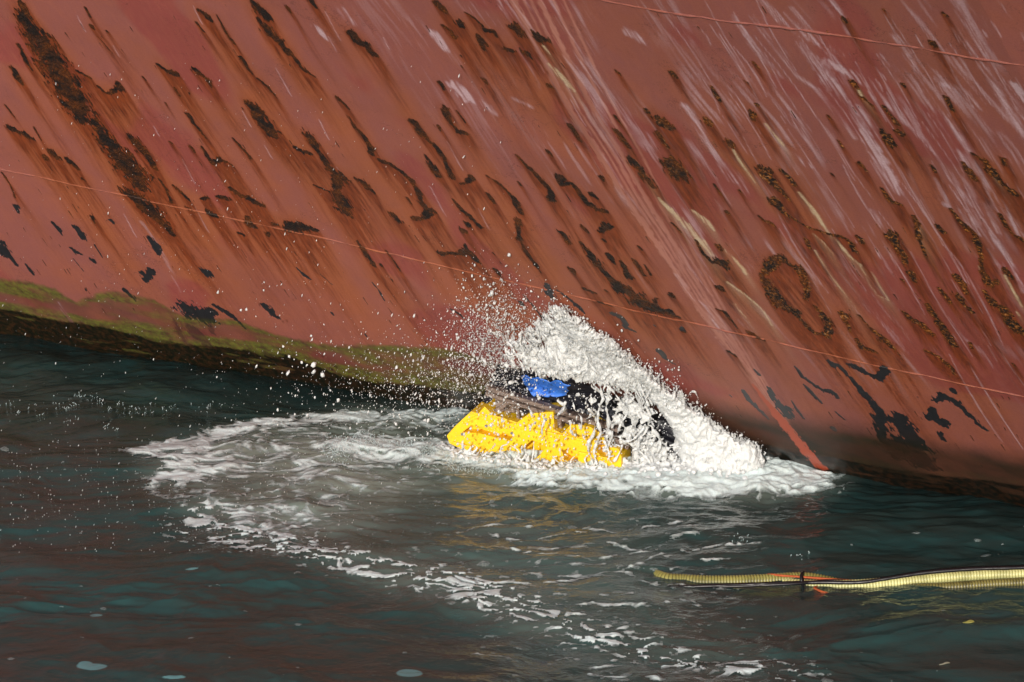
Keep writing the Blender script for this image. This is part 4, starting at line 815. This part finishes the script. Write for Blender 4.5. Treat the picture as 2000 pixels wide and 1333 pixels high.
for k in range(1500):                 # halo beyond the ridge
    t = rng.random(); a = on(RIDGE, t); q = a + np.array([rng.uniform(-10, 14), -abs(rng.gamma(1.3, 11 * (.4 + t)))]); drop(q[0], q[1], Ysp(q[0], q[1]), min(rng.lognormal(math.log(.0032), .6), .012), 1.3)
for k in range(2300):                # thrown left in front of the weed band
    cx = 930 - rng.gamma(1.6, 95); cy = 745 + rng.normal() * 55 + (930 - cx) * .03
    if cx < 400: continue
    r = min(rng.lognormal(math.log(.0025), .6), .014); drop(cx, cy, 28.4 + rng.normal() * .5, r, rng.uniform(1.2, 2.2))
for x, y, r in ((961, 573, .022), (905, 563, .014), (965, 592, .016), (612, 712, .026), (613, 727, .020), (630, 732, .022), (425, 571, .014), (515, 568, .008), (516, 552, .007), (608, 657, .011), (470, 606, .013), (481, 605, .012), (565, 697, .013), (660, 782, .020), (645, 763, .012), (652, 790, .010), (500, 618, .007), (895, 750, .011), (882, 722, .010), (860, 768, .010), (835, 530, .007), (905, 548, .008), (935, 605, .012), (1082, 583, .010), (1025, 612, .010), (1012, 625, .008), (1273, 727, .009), (1272, 737, .008), (1215, 620, .004)):
    drop(x, y, 28.2, r, 1.35)
for k in range(1500):                # fine rain falling over the whole left side
    cx = rng.uniform(-20, 1000) ** 1.0; cy = rng.uniform(120, 1000)
    if rng.random() > math.exp(-((cx - 420) / 420) ** 2) * min(1, cy / 420) + .10: continue
    r = min(rng.lognormal(math.log(.0016), .5), .0055); drop(cx, cy, rng.uniform(25.5, 28.6), r, rng.uniform(2, 4.2), (-.35, 1))
for k in range(500):                 # low flecks over the water
    cx = rng.uniform(-10, 700); cy = rng.uniform(860, 1080); drop(cx, cy, wat(cx, cy)[1] - rng.uniform(.02, .2), rng.uniform(.0016, .004), rng.uniform(1, 3))
drops('spray', D, 'white drops of spray flying left of the splash', 'spray', M_WW)
# ---- little crowns where drops strike the water
b = NB('clear_drops'); M_CL = b.surf(b.n('ShaderNodeBsdfPrincipled', {'Base Color': (.42, .50, .50, 1), 'Roughness': .08, 'IOR': 1.33, 'Specular IOR Level': .9}).outputs[0])
D = []
def crown(px, py, n, h, sp):
    P0 = wat(px, py)
    for k in range(n):
        q = P0 + np.array([rng.normal() * sp, rng.normal() * sp, 0]); hh = h * rng.uniform(.3, 1.2); d = np.array([rng.normal() * .9, rng.normal() * .5, 1]); d /= np.linalg.norm(d)
        q[2] = wave(np.array([q[0]]), np.array([q[1]]))[0] + hh * .4
        D.append([*q, *(d * hh * .6), rng.uniform(.0012, .0032)])
        if rng.random() < .5: D.append([*(q + d * hh * .9), *(d * .006), rng.uniform(.003, .006)])
for k in range(46):
    if k < 24: x, y = rng.uniform(60, 200) + rng.normal() * 15, 785 + rng.normal() * 11
    else: x, y = rng.uniform(225, 430), 795 + rng.normal() * 8
    if x < 60: continue
    crown(x, y, rng.integers(1, 4), .018, .05)
for x, y in ((10, 783), (25, 784), (30, 805), (80, 813), (130, 828), (150, 825), (215, 842), (228, 845), (555, 1090 - 260), (1552, 1090), (1580, 1087), (1440, 1060), (1455, 1055), (1445, 1065)): crown(x, y, 4, .018, .04)
for k in range(260):                 # seething edge where the raft ploughs the surface
    x = rng.uniform(640, 990); y = np.interp(x, [640, 720, 860, 990], [880, 870, 885, 905]) + rng.normal() * 13; crown(x, y, rng.integers(4, 9), .028, .05)
drops('splashing_droplets', D, 'glassy little jets leaping from the water where drops land', 'water jets', M_CL)
# ================================================================== HOSES, CABLE, ROPE
def spline(pts, n=400):
    p = np.array(pts, float); t = np.r_[0, np.cumsum(np.hypot(*np.diff(p[:, :2], axis=0).T) + 1e-6)]; t /= t[-1]; u = np.linspace(0, 1, n); out = np.empty((n, p.shape[1]))
    m_ = np.gradient(p, t, axis=0); k = np.clip(np.searchsorted(t, u, 'right') - 1, 0, len(t) - 2); h_ = (t[k + 1] - t[k])[:, None]; s_ = ((u - t[k])[:, None]) / h_
    return (2 * s_**3 - 3 * s_**2 + 1) * p[k] + (s_**3 - 2 * s_**2 + s_) * h_ * m_[k] + (-2 * s_**3 + 3 * s_**2) * p[k + 1] + (s_**3 - s_**2) * h_ * m_[k + 1]
def path(pts, n=400):                # rows: image x, y and height of the centre line above the water
    q = spline(pts, n); P_ = wat(q[:, 0], q[:, 1], 0.0); 
    out = np.empty((n, 3)); z_ = q[:, 2]; u_, a_, b__ = ray(q[:, 0], q[:, 1]); t_ = (z_ - CAM_H) / b__; out[:, 0] = u_ * t_; out[:, 1] = a_ * t_; out[:, 2] = z_; return out
def resample(P_, step):
    d = np.r_[0, np.cumsum(np.linalg.norm(np.diff(P_, axis=0), axis=1))]; s_ = np.arange(0, d[-1], step); return np.stack([np.interp(s_, d, P_[:, k]) for k in range(3)], 1), s_
def hose(name, pts, r, m, pitch=.026, amp=.11):
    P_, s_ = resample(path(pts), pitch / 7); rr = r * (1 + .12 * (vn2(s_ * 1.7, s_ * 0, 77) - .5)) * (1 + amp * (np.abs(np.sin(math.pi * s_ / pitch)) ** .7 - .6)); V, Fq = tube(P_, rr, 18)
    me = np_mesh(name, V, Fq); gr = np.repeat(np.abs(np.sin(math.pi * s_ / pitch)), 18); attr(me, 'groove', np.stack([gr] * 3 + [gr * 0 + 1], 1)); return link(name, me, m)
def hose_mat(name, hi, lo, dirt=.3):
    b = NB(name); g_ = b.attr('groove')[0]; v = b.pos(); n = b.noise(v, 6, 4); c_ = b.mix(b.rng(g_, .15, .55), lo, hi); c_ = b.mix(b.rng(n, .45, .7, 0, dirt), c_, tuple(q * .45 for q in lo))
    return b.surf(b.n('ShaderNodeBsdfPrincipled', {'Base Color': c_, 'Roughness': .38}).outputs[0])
MH1 = hose_mat('pale_yellow_hose', (.58, .56, .25), (.27, .26, .08), .55); MH2 = hose_mat('weedy_yellow_hose', (.30, .27, .08), (.10, .09, .02), .6)
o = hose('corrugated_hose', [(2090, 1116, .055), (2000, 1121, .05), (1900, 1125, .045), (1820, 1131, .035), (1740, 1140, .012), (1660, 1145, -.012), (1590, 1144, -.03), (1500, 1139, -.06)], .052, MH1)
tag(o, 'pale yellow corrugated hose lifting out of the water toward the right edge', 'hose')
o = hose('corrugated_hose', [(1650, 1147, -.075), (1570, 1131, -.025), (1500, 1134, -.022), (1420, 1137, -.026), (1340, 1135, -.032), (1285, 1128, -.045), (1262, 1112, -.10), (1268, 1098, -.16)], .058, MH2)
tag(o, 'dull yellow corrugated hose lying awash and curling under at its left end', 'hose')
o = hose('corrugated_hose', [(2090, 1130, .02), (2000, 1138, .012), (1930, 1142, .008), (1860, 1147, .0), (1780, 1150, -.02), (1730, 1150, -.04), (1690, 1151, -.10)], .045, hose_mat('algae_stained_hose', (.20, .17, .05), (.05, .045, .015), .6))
tag(o, 'brown stained corrugated hose half sunk below the pale yellow one', 'hose')
def cord(name, pts, r, m, label, cat):
    P_, s_ = resample(path(pts), .02); V, Fq = tube(P_, r * (.9 + .2 * vn2(s_ * 20, s_ * 0, 4)), 8); o = link(name, np_mesh(name, V, Fq), m); tag(o, label, cat); return o
MB_ = simple('black_rubber', (.008, .007, .010), .35, .2, 40); MO = simple('orange_rope', (.50, .10, .025), .7, .6, 90)
cord('black_cable', [(2090, 1104, .16), (2000, 1109, .15), (1900, 1112, .14), (1800, 1120, .11), (1730, 1131, .07), (1690, 1137, .045), (1600, 1138, .03), (1500, 1141, .02), (1420, 1144, .0), (1300, 1148, -.02)], .017, MB_, 'black cable running along the top of the pale yellow hose', 'cable')
cord('black_cable', [(1700, 1140, .02), (1620, 1134, .03), (1560, 1140, .03), (1480, 1144, .01), (1400, 1147, -.01)], .011, MB_, 'thin black cable crossing under the black strap', 'cable')
cord('orange_rope', [(1905, 1150, -.03), (1840, 1153, -.015), (1780, 1157, -.006), (1700, 1160, -.004), (1640, 1161, .0), (1600, 1154, .004), (1590, 1148, .0), (1600, 1145, -.03)], .010, MO, 'faded orange rope looping just under the surface below the hoses', 'rope')
cord('orange_rope', [(1480, 1131, .0), (1495, 1124, .02), (1530, 1125, .035), (1575, 1128, .03), (1640, 1133, .02), (1690, 1136, .0)], .010, MO, 'short orange rope lying over the dull yellow hose', 'rope')
# strap round hose and cables
cc_ = path([(1566, 1136, 0.01), (1568, 1136, 0.01)], 2)[0]; a = np.linspace(0, 2 * math.pi, 40); ring = np.stack([cc_[0] + .012 * np.sin(a * 2), cc_[1] + .078 * np.cos(a), cc_[2] + .075 * np.sin(a)], 1)
tail = np.array([ring[0] + np.array([0, -.08, .01]) * t + np.array([.01, 0, .02 * math.sin(t * 3)]) for t in np.linspace(0, 1.4, 10)])
V1, F1 = tube(ring, .013, 8); V2, F2 = tube(tail, .009, 8); o = link('strap', np_mesh('strap', np.concatenate([V1, V2]), np.concatenate([F1, F2 + len(V1)])), MB_); tag(o, 'black strap tied round the dull yellow hose and cables', 'strap')
# scraps afloat
def scrap(px, py, L, Wd, m, label, cat, name, rot=0):
    n1, n2 = 22, 8; u, v = np.meshgrid(np.linspace(-1, 1, n1), np.linspace(-1, 1, n2), indexing='ij'); w_ = (1 - u * u) ** .6 * (.7 + .3 * np.sin(u * 3)); c0 = wat(px, py)
    x = u * L / 2; y = v * w_ * Wd / 2 + .004 * np.sin(u * 2); X = c0[0] + x * math.cos(rot) - y * math.sin(rot); Y = c0[1] + x * math.sin(rot) + y * math.cos(rot)
    Zz = wave(X, Y) * 0 + wave(c0[:1], c0[1:2])[0] + .005 + .006 * np.abs(v) * w_ + .004 * np.sin(u * 2)
    o = link(name, np_mesh(name, np.stack([X, Y, Zz], -1).reshape(-1, 3), grid_faces(n1, n2)), m); md = o.modifiers.new('s', 'SOLIDIFY'); md.thickness = .004; bake(o, name); tag(o, label, cat)
scrap(1891, 1225, .10, .07, simple('yellow_leaf', (.42, .40, .10), .5, .3, 30), 'small yellow leaf afloat alone at the lower right', 'leaf', 'floating_leaf')
scrap(1845, 1293, .09, .03, simple('dry_reed', (.30, .28, .20), .6), 'thin pale reed floating near the bottom edge', 'reed', 'floating_reed', .1)
print('done')
